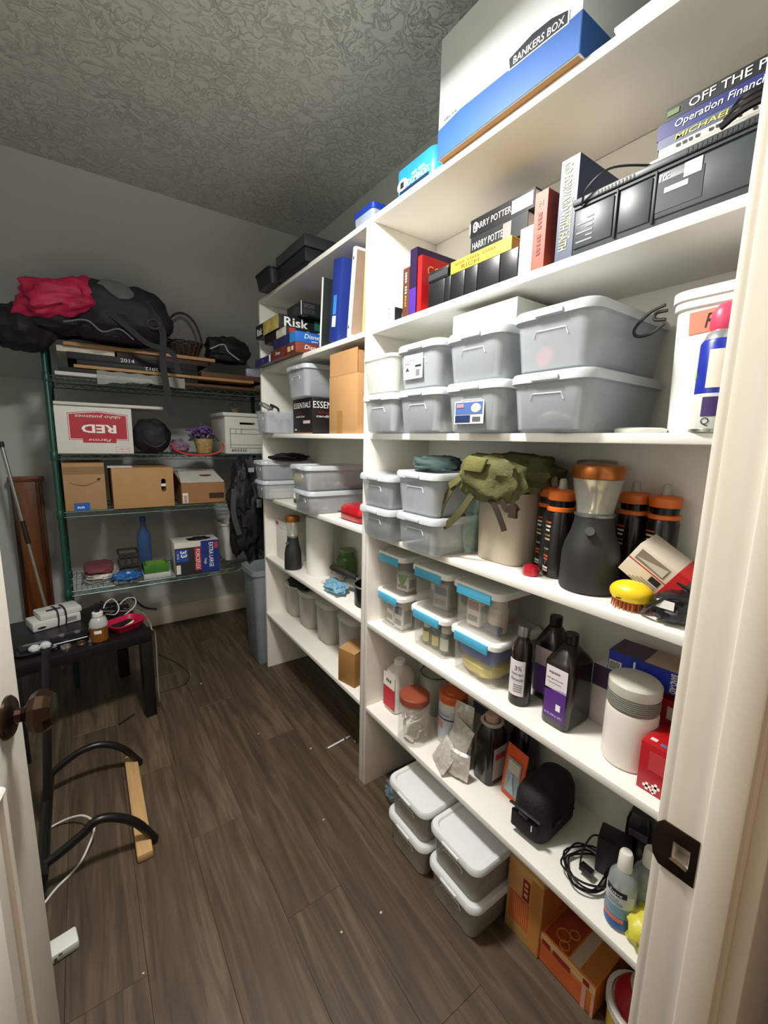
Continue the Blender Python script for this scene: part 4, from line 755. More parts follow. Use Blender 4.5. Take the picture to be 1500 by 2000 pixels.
# black camera case
t = thing('camera_case', 'soft black camera case beside the orange packet', 'camera case', (.990, .590, zb), rot=(0, 0, SR+.05)); BKF = M('#111112', .75, var=.3, bump=.3, bscale=160)
G().loft([(rrect(.085, .165, .03, 5), 0), (rrect(.10, .185, .035, 5), .012), (rrect(.104, .19, .04, 5), .06), (rrect(.10, .185, .04, 5), .105), (rrect(.085, .165, .035, 5), .128), (rrect(.05, .12, .02, 5), .134)]).build('body', BKF, t, smooth=60)
G().box(-.04, .04, -.101, -.092, .02, .07).build('pocket', BKF, t, .006); G().tube(bez([(-.045, -.098, .085), (0, -.105, .092), (.045, -.098, .085)]), .006, 8, flat=.002).build('flap_strap', M('#1d1d1f', .6), t); G().box(-.014, .014, -.108, -.100, .076, .094).build('buckle', M('#26272a', .35), t, .002); plate(t, 'logo', PRINTW, 'front', -.101, .022, .025, .045, .062)
G().tube(bez([(.05, .05, .05), (.062, .03, .07), (.062, -.02, .07), (.05, -.05, .05)]), .006, 8, flat=.002).build('side_loop', BKF, t)
# chargers and coiled lead
ch = thing('charger_block', 'black charger block with coiled lead beside the camera case', 'charger', (1.01, .408, zb), rot=(0, 0, SR+.3)); G().box(-.035, .035, -.03, .03, 0, .095).build('block', M('#161314', .45), ch, .004)
G().tube(bez([(-.02, -.02, .095), (-.045, -.04, .10), (-.06, -.055, .06), (-.062, -.06, .02)]), .0022, 6).build('lead', M('#0d0d0e', .4), ch)
ch2_ = thing('charger_cradle', 'black charger cradle standing at the shelf back', 'charger', (1.085, .385, zb), rot=(0, 0, SR+.2)); G().loft([(rrect(.06, .055, .012), 0), (rrect(.058, .05, .012), .12), (rrect(.045, .03, .01), .14)]).build('body', M('#121213', .25, coat=.3), ch2_, smooth=40); plate(ch2_, 'label', M('#5a4a50', .4), 'front', -.0265, -.02, .022, .085, .105)
p = hit(1128, 1700, 'z', zb); g = G(); rs = random.Random(8)
for k in range(4):
    r1, r2 = .048+.006*k, .040+.005*k; ph = rs.uniform(0, 6); pts = [(p.x+.012+r1*math.cos(a*PI/14)*(1+.12*math.sin(2*a*PI/14+ph)), p.y-.016+r2*math.sin(a*PI/14)*(1+.12*math.cos(3*a*PI/14+ph)), zb+.0075+.0055*k+.004*math.sin(a*PI/14+ph)) for a in range(28)]
    g.tube(pts, .0024, 6, closed=True)
g.box(p.x-.005, p.x+.012, p.y-.035, p.y-.005, zb+.012, zb+.026)
tag(g.build('coiled_lead', M('#0e0e10', .35), None), 'coil of thin black lead with plug in front of the charger block', 'cable')
# hand sanitizer bottles
SAN = M('#b9c3c0', .12, alpha=.5, var=.05)
def sani(label, x, y, h_, lab=True, rz=0):
    t = thing('sanitizer_bottle', label, 'bottle', (x, y, zb), SR+rz, 'clear sanitizer bottles with white caps'); r = .029
    G().lathe([(r-.004, 0), (r, .005), (r, h_*.56), (r*.92, h_*.66), (r*.5, h_*.76), (.0115, h_*.78)], 26).build('body', SAN, t); G().lathe([(.0145, h_*.765), (.0150, h_*.78), (.0135, h_*.97), (.011, h_)], 20).build('cap', M('#e9e6de', .35), t)
    if lab:
        wrap(t, 'label', M('#1f58a8', .4), r, .008, .036, -1.5, 1.3, 14); wrap(t, 'label', M('#7fa3b4', .45), r, .036, .062, -1.5, 1.3, 14); wrap(t, 'label', M('#cdd3d2', .5), r, .062, .090, -1.5, 1.3, 14); wrap(t, 'orange_stripe', M('#e07a52', .45), r+.0007, .026, .034, -1.4, .7, 12)
        bb_ = wrap(t, 'brand_panel', INK, r+.0007, .088, .101, -.75, .75, 10); text(t, 'Suave', (0, 0, .0945), .008, PRINTW, wrapr=r+.0024, shear=.2, w=.028); text(t, 'HAND', (-.1, 0, .079), .0055, M('#33475a', .5), wrapr=r+.0018); text(t, 'SANITIZER', (0, 0, .070), .006, M('#33475a', .5), wrapr=r+.0018, w=.036)
    else: wrap(t, 'label', M('#9fb0b4', .5), r, .012, .085, -1.4, 1.4, 12); wrap(t, 'label', M('#22355c', .5), r+.0006, .012, .03, -1.4, 1.4, 12)
    return t
sani('clear sanitizer bottle with blue label in front of the others', .905, .340, .178); sani('clear sanitizer bottle second in line behind the blue-labelled one', .965, .315, .172, False); sani('clear sanitizer bottle third in line behind the blue-labelled one', 1.028, .295, .172, False); sani('clear sanitizer bottle at the shelf back behind the others', 1.095, .315, .19, False)
o = G().blob((0, 0, .035), (.055, .05, .036), 34, 18, .2, 2.5, 5, e=.75, flatz=0, fold=.1).build('yellow_bag', M('#dbd04a', .4, var=.1), None); o.location = (.915, .262, zb); o.rotation_euler = (0, 0, SR); tag(o, 'crumpled yellow bag beside the clear sanitizer bottle', 'bag')

# ================================================================== ON THE FLOOR UNDER THE SHELVES
GF = 'white-lidded clear bins on the floor'
LIDF = M('#dfe2e4', .35, var=.02); CLF = M('#bdb8ae', .2, alpha=.45, var=.05)
for (y, lab) in ((.964, 'far'), (.746, 'near')):
    for lev in (0, 1):
        nm = {('far', 0): 'white-lidded clear bin on the floor under the jug end of the shelf, lower', ('far', 1): 'white-lidded clear bin stacked under the jug end of the shelf, upper', ('near', 0): 'white-lidded clear bin on the floor beside the orange carton, lower', ('near', 1): 'white-lidded clear bin stacked beside the orange carton, upper'}[(lab, lev)]
        b = bin_(nm, (.787+.165, y, .0006+lev*.1256), .207, .33, .125, lid=LIDF, body=CLF, group=GF)
        scrib(b, 9, (0, -.150, .055), .011, M('#e9e9e4', .4), w=.07)
o = G().blob((0, 0, .03), (.11, .062, .028), 24, 12, .2, 3, 6, flatz=0).build('beige_cloth', M('#a89a8c', .9), None); o.location = (.95, .964, .005); tag(o, 'folded beige cloth in a floor bin under the jug end', 'cloth')
o = G().blob((0, 0, .03), (.11, .062, .028), 24, 12, .2, 3, 16, flatz=0).build('grey_cloth', M('#8f8a86', .9), None); o.location = (.95, .746, .005); tag(o, 'folded grey cloth in a floor bin beside the orange carton', 'cloth')
OB = M('#d3742f', .5, var=.22, vscale=22); OC = M('#d9a866', .55, var=.1)
c = carton('snack_carton', 'tall orange and tan snack carton on the floor, upright', 'box', OC, .112, .15, .235, (.925+.075, .588, .0005), bevel=.0015)
plate(c, 'print', M('#d2602a', .5), 'front', -.075, -.044, .02, .045, .135)
for k in range(9): plate(c, 'print_line', M('#e6a36a', .5), 'front', -.0758, -.040+.0066*k, -.0385+.0066*k, .05, .13)
plate(c, 'red_panel', M('#a31d1f', .5), 'front', -.0758, -.004, .018, .14, .205); scrib(c, 3, (.007, -.0772, .172), .014, M('#e9c08a', .5), roll=-PI/2, w=.05); plate(c, 'print', M('#c9843e', .5), 'front', -.075, .022, .054, .01, .225); plate(c, 'side_print', OB, 'right', .056, -.07, .07, .01, .22)
c = carton('snack_carton', 'flat orange and red snack carton on the floor beside the bucket', 'box', OB, .155, .195, .088, (.932+.0975, .455, .0005), bevel=.0015)
plate(c, 'tan_band', M('#dcb77c', .55), 'front', -.0975, -.0775, .0775, .066, .088); plate(c, 'red_title', M('#96201e', .5), 'front', -.0983, -.07, -.045, .060, .074); plate(c, 'red_title', M('#96201e', .5), 'front', -.0983, -.038, .012, .058, .073); plate(c, 'orange_field', M('#c9602e', .5), 'front', -.0975, -.0775, .045, .002, .058)
plate(c, 'flap_strip', M('#d79a86', .5), 'front', -.0979, .045, .056, .0, .07); plate(c, 'flap_strip', M('#d79a86', .5), 'front', -.0979, .070, .077, .0, .07); plate(c, 'red_corner', M('#8f1c1c', .5), 'front', -.0983, .046, .062, .072, .086)
plate(c, 'top_photo', M('#a2421c', .5, var=.25, vscale=40), 'top', .088, -.07, .0, -.09, .05); plate(c, 'top_strip', M('#c9b493', .5), 'top', .088, .004, .032, -.09, .09); plate(c, 'top_strip', M('#c07a34', .5), 'top', .088, .036, .074, -.09, .09)
for (a, b_, r) in ((-.035, -.055, .017), (-.018, -.03, .012), (-.02, -.075, .012)): G().tube(arc((a, b_, .0892), r, 0, 360, 20, 'xy')[:-1], .0016, 5, closed=True).build('print_ring', M('#d98a3c', .5), c)
t = thing('snack_tub', 'round yellow and white tub with red contents on the floor beside the carton', 'tub', (.985, .298, .0005), SR)
G().lathe([(.062, 0), (.066, .005), (.068, .075)], 30).build('tub', M('#d8b545', .45), t); G().lathe([(.068, .075), (.073, .077), (.073, .096), (.070, .098), (.062, .098), (.062, .09)], 30).build('rim', M('#e2dcd2', .4), t); G().blob((0, 0, .098), (.056, .056, .05), 26, 14, .05, 3, 2, flatz=.09).build('red_top', M('#a8141c', .45), t); G().blob((.012, .005, .150), (.04, .036, .034), 24, 14, .05, 3, 7).build('pale_top', M('#cbb5a6', .6), t)
# plastic bag peeping out below the bottom shelf
o = G().blob((0, 0, 0), (.05, .05, .045), 34, 18, .35, 2.4, 12, e=.8, fold=.15).build('plastic_bag', M('#7d98a0', .15, alpha=.42, var=.3, vscale=40), None); o.location = (.925, 1.17, .27); o.name = 'clear_bag'; o.location.z = .2515; o.scale = (1, .9, .6); o.location = (.93, 1.175, .045); tag(o, 'bluish clear plastic bag lying in the shelf corner beside the white-lidded bins', 'plastic bag')
# ================================================================== SHELVES BY THE WIRE RACK
def xb_(d, xf): return xf+d/2
# top: blue-lidded box and black drawers
zb = N1+.0005
A, B = hit(690, 438, 'x', .862), hit(729, 415, 'x', .862)
t = thing('lidded_box', 'small clear box with blue lid on top of the shelves', 'box', (.862+.06, (A.y+B.y)/2+.004, zb), SR); w_ = A.y-B.y
G().loft([(rrect(w_-.012, .108, .012), 0), (rrect(w_-.004, .116, .014), .040)]).build('tub', M('#b9c6dc', .2, alpha=.8), t, smooth=40); G().loft([(rrect(w_+.004, .122, .016), .036), (rrect(w_+.004, .122, .016), .052), (rrect(w_-.004, .114, .014), .056)]).build('lid', M('#1e3fb0', .35), t, smooth=40)
DK = M('#2f3538', .5, var=.15); DKB = M('#161719', .55)
c0 = hit(596, 508, 'z', zb); c1 = hit(530, 548, 'z', zb)
dw, dd, dh = max(.30, c1.y-c0.y), .26, .105
t = thing('black_drawer_box', 'black two-tier plastic drawer box on top of the shelves by the rack', 'drawer box', (c0.x+dd/2, c0.y+dw/2, zb), SR)
G().box(-dw/2, dw/2, -dd/2, dd/2, 0, dh*.52).build('lower_tier', DKB, t, .006); G().box(-dw/2-.004, dw/2+.004, -dd/2-.004, dd/2+.004, dh*.54, dh).build('upper_tier', DK, t, .006)
t2w = .20
t = thing('black_tray', 'black plastic tray overhanging the end of the shelves by the rack', 'tray', (.80+.12, c0.y+dw+t2w/2+.01, zb), SR)
G().loft([(rrect(t2w-.02, .23, .02), 0), (rrect(t2w, .25, .024), .06), (rrect(t2w+.008, .258, .026), .062), (rrect(t2w+.008, .258, .026), .070), (rrect(t2w-.008, .242, .02), .070), (rrect(t2w-.028, .222, .018), .006)]).build('tray', DKB, t, smooth=40)
o = G().box(-.05, .05, -.09, .09, 0, .012).build('red_folder', M('#4a1f24', .6), None, .003); o.location = (.93, c0.y+dw+t2w/2+.01, zb+.0715); o.rotation_euler = (0, 0, SR); tag(o, 'dark red folder lying across the black tray', 'folder')

# board games
zb = N2+.0005
def game(label, xc, yr, z, w_, d_, h_, colf, cols, name='board_game'):
    t = carton(name, label, 'board game', M(cols, .4, var=.08), w_, d_, h_, (xc+d_/2, yr+w_/2, z), SR, 'board games stacked on the shelf', .0015)
    plate(t, 'front_print', M(colf, .4, var=.3, vscale=25), 'front', -d_/2, -w_/2+.002, w_/2-.002, .002, h_-.002); return t
XG = .815
g1 = game('red-brown board game lowest in the pile', XG, 1.86, zb, .30, .27, .044, '#6b2f22', '#7d3a26')
text(g1, 'Disney', (.1508, -.05, .023), .024, PRINTW, 'right', w=.085, shear=.2); text(g1, 'Disney', (-.06, -.1362, .022), .020, PRINTW, w=.06, shear=.2); plate(g1, 'panel', M('#d9b08a', .5), 'front', -.1358, .06, .09, .010, .032); plate(g1, 'panel', M('#d8cfc4', .5), 'front', -.1358, .105, .125, .012, .03)
g1b = game('flat violet-blue board game beside the red-brown one', XG+.005, 2.165, zb, .25, .26, .036, '#35326e', '#2c2a58'); plate(g1b, 'white_stripe', PRINTW, 'front', -.1308, .09, .108, .001, .035); text(g1b, 'P', (.0, -.132, .018), .02, M('#8a86c4', .5))
g2 = game('blue board game second in the pile', XG+.002, 1.862, zb+.0445, .27, .26, .046, '#27294f', '#1f62b4'); plate(g2, 'blue_wrap', M('#2f86d0', .4), 'front', -.1308, .07, .134, .002, .044)
text(g2, 'Disney', (.1358, -.045, .025), .026, PRINTW, 'right', w=.088, shear=.2); scrib(g2, 6, (.1358, -.03, .008), .005, PRINTW, 'right', w=.05)
g3 = game('black board game third in the pile, under the war game', XG+.004, 1.975, zb+.091, .28, .26, .042, '#c9c4b4', '#16181c'); plate(g3, 'black_wrap', M('#121417', .4), 'front', -.1308, -.138, .02, .002, .04); plate(g3, 'red_label', M('#b03a34', .5), 'right', .14, -.115, -.085, .014, .036); text(g3, 'Othello', (.1412, .075, .022), .018, PRINTW, 'right', w=.10, bold=.01)
G().prism([(-.04, .02), (-.02, .034), (.0, .02), (-.02, .006)], 0, .0006).xf(Matrix.Translation((.1402, 0, 0)) @ Matrix.Rotation(PI/2, 4, 'Z')).build('emblem', M('#7d8478', .5), g3)
g4 = game('large black war game with white lettering, fourth in the pile', XG-.004, 2.045, zb+.1335, .315, .27, .066, '#b9a75a', '#101a1a'); plate(g4, 'black_wrap', M('#141418', .4), 'front', -.1358, -.157, -.05, .002, .064)
text(g4, 'Risk', (.1585, -.045, .036), .044, PRINTW, 'right', w=.125, bold=.02); text(g4, 'THE GAME OF GLOBAL DOMINATION', (.1585, -.04, .009), .005, PRINTW, 'right', w=.12); text(g4, 'Risk', (-.10, -.1372, .028), .034, PRINTW, w=.075, bold=.02, roll=.0); plate(g4, 'green_print', M('#1f6b58', .5, var=.4), 'right', .1575, .05, .125, .006, .06)
g5 = game('dark grey game box with raised lettering topmost of the pile', .905, 1.995, zb+.2, .17, .21, .062, '#26282b', '#222427'); G5 = M('#5b5e60', .5)
text(g5, 'WOW', (.0858, -.065, .043), .022, G5, 'right', w=.06, bold=.02); text(g5, 'GOOD', (.0858, -.065, .018), .018, G5, 'right', w=.06); text(g5, 'BO', (.0858, .05, .043), .02, G5, 'right', w=.05, bold=.02); scrib(g5, 4, (.0858, .05, .018), .014, G5, 'right', w=.05); text(g5, 'WOW', (.02, -.1062, .03), .03, G5, w=.08)
G().tube([(.086, -.106, 0), (.086, -.106, .062)], .002, 6).build('white_edge', PRINTW, g5)
# binders
def leaner(name, label, cat, ybase, t_, h_, d_, mat, lean):
    t = thing(name, label, cat, (XG+.045+d_/2, ybase, zb+abs(math.sin(lean))*t_/2+.0005), rot=(0, lean, SR)); G().box(-t_/2, t_/2, -d_/2, d_/2, 0, h_).build('cover', mat, t, .003); return t
t = leaner('black_folder', 'thin black folder leaning on the blue binder', 'folder', 1.715, .014, .27, .22, M('#1c2422', .5), .10); G().box(.003, .0072, -.1135, -.108, .002, .268).build('white_edge', PAPER, t)
t = leaner('blue_binder', 'thick blue ring binder with spine label', 'binder', 1.600, .070, .300, .25, M('#1f3486', .45, var=.06), .14); plate(t, 'print', M('#3a8ad0', .5), 'front', -.125, -.014, .010, .10, .17); plate(t, 'label', PAPER, 'front', -.125, -.016, .012, .055, .095)
t = leaner('white_binder', 'slim white binder with tan side beside the blue binder', 'binder', 1.480, .022, .305, .25, M('#e6e4dc', .45), .14); plate(t, 'tan_side', M('#a58e7a', .6), 'right', .011, -.12, .12, .01, .295); plate(t, 'hole', INK, 'front', -.125, -.003, .003, .262, .272); plate(t, 'hole', INK, 'front', -.125, -.003, .003, .03, .04)  # holes are not cut: dark plates paint the shade inside them
o = G().box(-.004, .004, -.12, .12, 0, .31).build('tan_board', M('#d8b878', .6), None, .001); o.location = (XG+.17, 1.385, zb); o.rotation_euler = (0, 0.06, SR); tag(o, 'thin tan board standing beside the white binder', 'board')

# candle shelf
zb = N3+.0005
A, B = hit(643, 843, 'x', .862), hit(697, 843, 'x', .862); cw, cd, chh = A.y-B.y, .20, .335-.02
t = thing('cardboard_box', 'tall plain cardboard box with raised flaps beside the post', 'box', (.862+cd/2, (A.y+B.y)/2, zb), SR)
G().box(-cw/2, cw/2, -cd/2, cd/2, 0, .225).build('body', CARD, t, .0015); G().box(-cw/2+.004, cw/2-.004, -cd/2+.001, -cd/2+.004, .226, chh).build('flap', CARD, t); G().box(cw/2-.004, cw/2-.001, -cd/2+.006, cd/2, .226, chh-.01).build('flap', CARD, t); G().box(-cw/2+.001, -cw/2+.004, -cd/2+.006, cd/2, .226, chh-.004).build('flap', CARD, t); plate(t, 'tape', M('#a67a46', .5), 'front', -cd/2, -.045, .0, .0, .09)
A, B = hit(573, 843, 'x', .880), hit(610, 843, 'x', .880); ew = A.y-B.y
t = carton('candle_carton', 'black candle carton with white lettering under the grey-clear bin', 'box', M('#191314', .45), ew, .20, .165, (.88+.10, (A.y+B.y)/2, zb))
text(t, 'ESSENTIALS', (0, -.1012, .133), .026, PRINTW, w=ew*.85); text(t, '16-hour', (-.03, -.1012, .100), .012, M('#8a2a2a', .5)); text(t, 'candle & jar', (-.02, -.1012, .080), .012, PRINTW, w=.10); plate(t, 'print', M('#c9b9b4', .5), 'front', -.1, .01, .085, .048, .062); scrib(t, 5, (-.07, -.1012, .02), .009, PRINTW)
text(t, 'ESSENTIALS', (ew/2+.0012, .0, .133), .030, PRINTW, 'right', w=.19); text(t, '16-hour', (ew/2+.0012, -.04, .100), .014, M('#8a2a2a', .5), 'right'); text(t, 'candle & jar', (ew/2+.0012, -.005, .080), .014, PRINTW, 'right', w=.15)
plate(t, 'tan_base', CARD, 'front', -.1, -ew/2, ew/2, 0, .005)
bin_('grey-clear lidded bin with blue charm standing on the black candle carton', (.84+.145, (A.y+B.y)/2, zb+.1658), .23, .29, .145)
o = G().lathe([(.012, 0), (.012, .004), (.006, .005)], 16).xf(Matrix.Rotation(PI/2, 4, 'Y')).build('blue_charm', M('#2f78c8', .4), None); o.location = (.868, (A.y+B.y)/2-.03, zb+.2); tag(o, 'round blue charm inside the bin on the candle carton', 'charm')
o = G().blob((0, 0, .04), (.085, .07, .038), 24, 14, .25, 3, 21, flatz=0, fold=.15).build('grey_bundle', M('#5c656b', .8, var=.2), None); o.location = (1.0, (A.y+B.y)/2, zb+.1695); tag(o, 'grey bundle inside the bin on the candle carton', 'bundle')
yl = 2.215
t = bin_('open grey-clear bin of glass jars at the shelf end', (.80+.145, yl+.10, zb), .185, .29, .120, lid=None)
GJ = M('#dfe4e4', .1, alpha=.6)
for k, (xx, yy) in enumerate(((.86, yl+.05), (.93, yl+.05), (1.0, yl+.05), (.86, yl+.13), (.95, yl+.13))):
    q = lathe_thing('small_jar', ['front glass jar in the open bin, nearest the candle carton', 'glass jar behind the front one in the open bin', 'glass jar deepest in the open bin', 'front glass jar in the open bin, at the shelf-end side', 'glass jar behind the front one at the shelf-end side of the open bin'][k], 'jar', (xx, yy, zb+.0035), [(.022, 0), (.026, .004), (.026, .055), (.02, .062)], GJ, group='small glass jars in the open bin', part='glass'); G().lathe([(.022, .062), (.022, .076), (.019, .078)], 16).build('lid', M('#c4c6c6', .3, metal=.6), q)
o = G().tube(arc((0, 0, 0), .035, 0, 360, 22, 'xz')[:-1], .006, 8, closed=True).build('silver_ring', M('#b9bdbd', .25, metal=.8), None); o.location = (.84, yl+.10, zb+.146); o.rotation_euler = (1.1, 0, SR); tag(o, 'silver ring resting across the open bin', 'ring')
o = G().tube(bez([(-.06, 0, 0), (-.03, .02, .02), (.02, -.01, .028), (.06, .01, .01), (.10, .0, -.004)]), .006, 8).build('black_strap', M('#17181a', .5), None); o.location = (.87, yl+.10, zb+.125); o.rotation_euler = (0, 0, SR); tag(o, 'black watch strap draped over the open bin', 'strap')
for k, (xx, yy, hh) in enumerate(((1.045, 2.155, .17), (1.10, 2.215, .21))):
    q = lathe_thing('pillar_candle', ['short cream pillar candle beside the candle carton', 'tall cream pillar candle beside the candle carton'][k], 'candle', (xx, yy, zb), [(.028, 0), (.029, .003), (.029, hh-.003), (.025, hh)], M('#e8e2d0', .6), part='wax'); G().tube([(0, 0, hh), (0, 0, hh+.01)], .0015, 6).build('wick', INK, q); wrap(q, 'ribbon', M('#2c3a2a', .6), .029, hh*.55, hh*.68, -3.1, 3.1, 20)

# shelf of clear bins and the red case
zb = N4+.0005; G4 = 'grey-clear bins by the rack'
bin_('grey-clear lidded bin of folded paper at the shelf end, lower', (.79+.15, 2.33, zb), .165, .30, .104, group=G4); bin_('grey-clear lidded bin at the shelf end under the black cloth', (.785+.15, 2.33, zb+.1048), .165, .30, .106, group=G4)
for k in range(2):
    o = G().box(-.055, .055, -.11, .11, 0, .034).build('paper_pack', M('#e3ddcf', .8), None, .002); o.location = (.945, 2.33, zb+.004+.0345*k); o.rotation_euler = (0, 0, SR); tag(o, ['lower', 'upper'][k]+' cream paper pack inside the shelf-end bin', 'paper', 'cream paper packs')
bin_('grey-clear lidded bin of pink beads, lower', (.80+.16, 1.80, zb), .205, .32, .104, group=G4); bin_('grey-clear lidded bin of pink shells, upper', (.79+.16, 1.805, zb+.1048), .205, .32, .112, group=G4)
for (zz, cc, lab, sd) in ((zb+.004, '#c08a9a', 'heap of pink beads inside the lower bin', 2), (zb+.1088, '#c79a8c', 'heap of pink shells inside the upper bin', 5)):
    g = G(); rs = random.Random(sd)
    for k in range(60): g.blob((rs.uniform(-.065, .065), rs.uniform(-.12, .12), rs.uniform(.008, .034)), (.011, .011, .010), 8, 6, .1, 2, k)
    o = g.build('pink_beads', M(cc, .5, var=.25, vscale=60), None); o.location = (.96, 1.80, zz); o.rotation_euler = (0, 0, SR); o['kind'] = 'stuff'; tag(o, lab, 'beads')
o = G().blob((0, 0, .022), (.09, .13, .024), 36, 18, .25, 2.6, 7, flatz=0, fold=.12).build('black_cloth', M('#0e0e10', .85, bump=.2), None); o.location = (.955, 2.28, zb+.2115); o.rotation_euler = (0, 0, SR+.3); o.scale = (.9, .95, .9); tag(o, 'black cloth heaped on the shelf-end bins', 'cloth')
t = lathe_thing('green_bottle', 'dark green bottle with pale label between the bin stacks', 'bottle', (.93, 2.10, zb), [(.026, 0), (.029, .004), (.029, .070), (.022, .084), (.020, .088)], M('#1f3a26', .25, coat=.3)); wrap(t, 'label', PAPER, .029, .025, .062, -1.2, 1.2); G().lathe([(.022, .086), (.022, .098), (.018, .100)], 16).build('cap', M('#27332a', .4), t)
o = G().blob((0, 0, .026), (.030, .022, .026), 20, 14, .1, 2, 3, flatz=0).build('yellow_toy', M('#e2d23a', .4), None); o.location = (.93, 2.10, zb+.1006); tag(o, 'yellow toy sitting on the dark green bottle', 'toy')
t = thing('red_case', 'glossy red case beside the post', 'case', (.885+.11, 1.505, zb), SR); G().loft([(rrect(.165, .20, .03, 5), 0), (rrect(.185, .22, .036, 5), .012), (rrect(.185, .22, .036, 5), .050), (rrect(.165, .20, .03, 5), .064)]).build('shell', M('#b5101f', .3, coat=.3), t, smooth=50); G().box(-.094, .094, -.112, .112, .030, .032).build('seam', M('#4e070d', .6), t, 0)

# lantern and pan shelf
zb = N5+.0005
t = carton('white_box', 'white box with red tab at the shelf end', 'box', M('#e4e2da', .5, var=.03), .18, .20, .225, (.912+.10, 2.305, zb), bevel=.006); plate(t, 'red_tab', M('#a8202a', .5), 'front', -.1, -.085, -.05, .195, .215); plate(t, 'lid_line', M('#b9b7b0', .6), 'front', -.1, -.09, .09, .185, .187)
lantern('black camping lantern with copper cap between white box and paper roll', (.895, 2.108, zb), COP, 1.0, rs=.62)
t = thing('paper_roll', 'tall white paper roll standing beside the lantern', 'paper roll', (.985, 1.965, zb), SR); G().lathe([(.071, 0), (.072, .003), (.072, .297), (.070, .30), (.024, .30), (.022, .297), (.022, .01)], 36, cap1=False).build('roll', M('#ecebe6', .7, var=.02), t, smooth=40)
t = thing('green_jar', 'green glass jar at the shelf back', 'jar', (1.08, 1.855, zb), SR); G().lathe([(.044, 0), (.048, .005), (.050, .085), (.040, .105), (.034, .112), (.036, .115), (.036, .135)], 28).build('glass', M('#4f7a2e', .12, alpha=.75), t); G().lathe([(.037, .128), (.037, .142), (.03, .144)], 24).build('rim', M('#8aa070', .3, alpha=.8), t)
t = lathe_thing('small_jar', 'small jar with steel lid beside the green jar', 'jar', (1.00, 1.80, zb), [(.036, 0), (.040, .004), (.042, .045)], M('#b5a99a', .2, alpha=.7), part='glass'); G().lathe([(.043, .045), (.043, .060), (.036, .063)], 26).build('lid', M('#a9a49c', .3, metal=.7), t)
o = G().box(-.035, .035, -.02, .02, 0, .014).build('white_carton', M('#e6e2da', .5), None, .002); o.location = (.935, 1.775, zb); o.rotation_euler = (0, 0, SR+.2); tag(o, 'tiny white carton beside the small steel-lidded jar', 'box')
t = thing('saucepan', 'dark saucepan with black handle beside the post', 'saucepan', (.985, 1.455, zb), SR); r = .085
G().lathe([(r-.008, 0), (r, .006), (r, .085), (r+.004, .088), (r-.003, .088), (r-.004, .085), (r-.005, .01), (r-.01, .004)], 36).build('pan', M('#2a2422', .25, metal=.6), t, smooth=40); G().tube(arc((0, 0, .088), r+.001, 0, 360, 36, 'xy')[:-1], .003, 6, closed=True).build('rim', M('#b9c4c6', .2, metal=.9), t)
G().tube([(-r+.002, -.01, .078), (-r-.035, -.022, .086)], .006, 8).build('handle_neck', M('#a9acaa', .25, metal=.9), t); G().tube([(-r-.03, -.02, .085), (-r-.09, -.040, .096), (-r-.16, -.062, .104), (-r-.175, -.067, .105)], [.012, .017, .017, .012], 12).build('handle', M('#26221c', .45), t)
o = G().blob((0, 0, .026), (.085, .045, .024), 50, 22, .30, 2.0, 6, e=.9, flatz=0, fold=.10).build('blue_wrap', M('#7fb3cc', .25, alpha=.85, var=.15), None); o.location = (.915, 1.668, zb); o.rotation_euler = (0, 0, SR-.1); tag(o, 'crumpled pale blue plastic wrap beside the saucepan', 'plastic wrap')

# bottom shelf: tall clear canisters
zb = N6+.0005; TC = M('#cfccc2', .25, alpha=.62, var=.05)
for (yc, lab, hh) in ((2.330, 'tall translucent canister at the shelf end, first in the row', .20), (2.130, 'tall translucent canister second in the row from the shelf end', .21), (1.905, 'tall translucent canister third in the row from the shelf end', .22), (1.665, 'tall translucent canister last in the row, beside the cardboard box', .225)):
    t = thing('canister', lab, 'canister', (.945+.085, yc, zb), SR, 'tall translucent canisters')
    G().loft([(rrect(.14, .13, .04, 5), 0), (rrect(.15, .14, .045, 5), .006), (rrect(.168, .155, .05, 5), hh-.02), (rrect(.165, .152, .05, 5), hh-.02), (rrect(.146, .136, .043, 5), .009), (rrect(.136, .126, .038, 5), .004)]).build('tub', TC, t, smooth=40)
    G().loft([(rrect(.172, .160, .052, 5), hh-.026), (rrect(.176, .164, .053, 5), hh-.014), (rrect(.172, .160, .052, 5), hh-.004), (rrect(.15, .14, .045, 5), hh)]).build('lid', M('#d9d6cc', .35, alpha=.92), t, smooth=40)
o = G().blob((0, 0, .02), (.12, .06, .022), 34, 16, .3, 2.6, 9, flatz=0, fold=.15).build('green_cloth', M('#1c2c26', .85), None); o.location = (.985, 2.21, zb+.2115); o.rotation_euler = (0, 0, SR); tag(o, 'dark green cloth lying over the translucent canisters', 'cloth')
A, B = hit(664, 1338, 'z', zb), hit(700, 1334, 'z', zb)
t = thing('cardboard_box', 'small brown cardboard box with open top flap', 'box', (.868+.05, 1.50, zb), rot=(0, 0, SR+.25)); G().box(-.05, .05, -.05, .05, 0, .15).build('body', M('#9a6f38', .8, var=.06), t, .0015); G().add([(-.05, -.05, .151), (.05, -.05, .151), (.05, .045, .162), (-.05, .045, .162), (-.05, -.05, .153), (.05, -.05, .153), (.05, .045, .164), (-.05, .045, .164)], [(0, 3, 2, 1), (4, 5, 6, 7), (0, 1, 5, 4), (1, 2, 6, 5), (2, 3, 7, 6), (3, 0, 4, 7)]).build('flap', CARD, t)
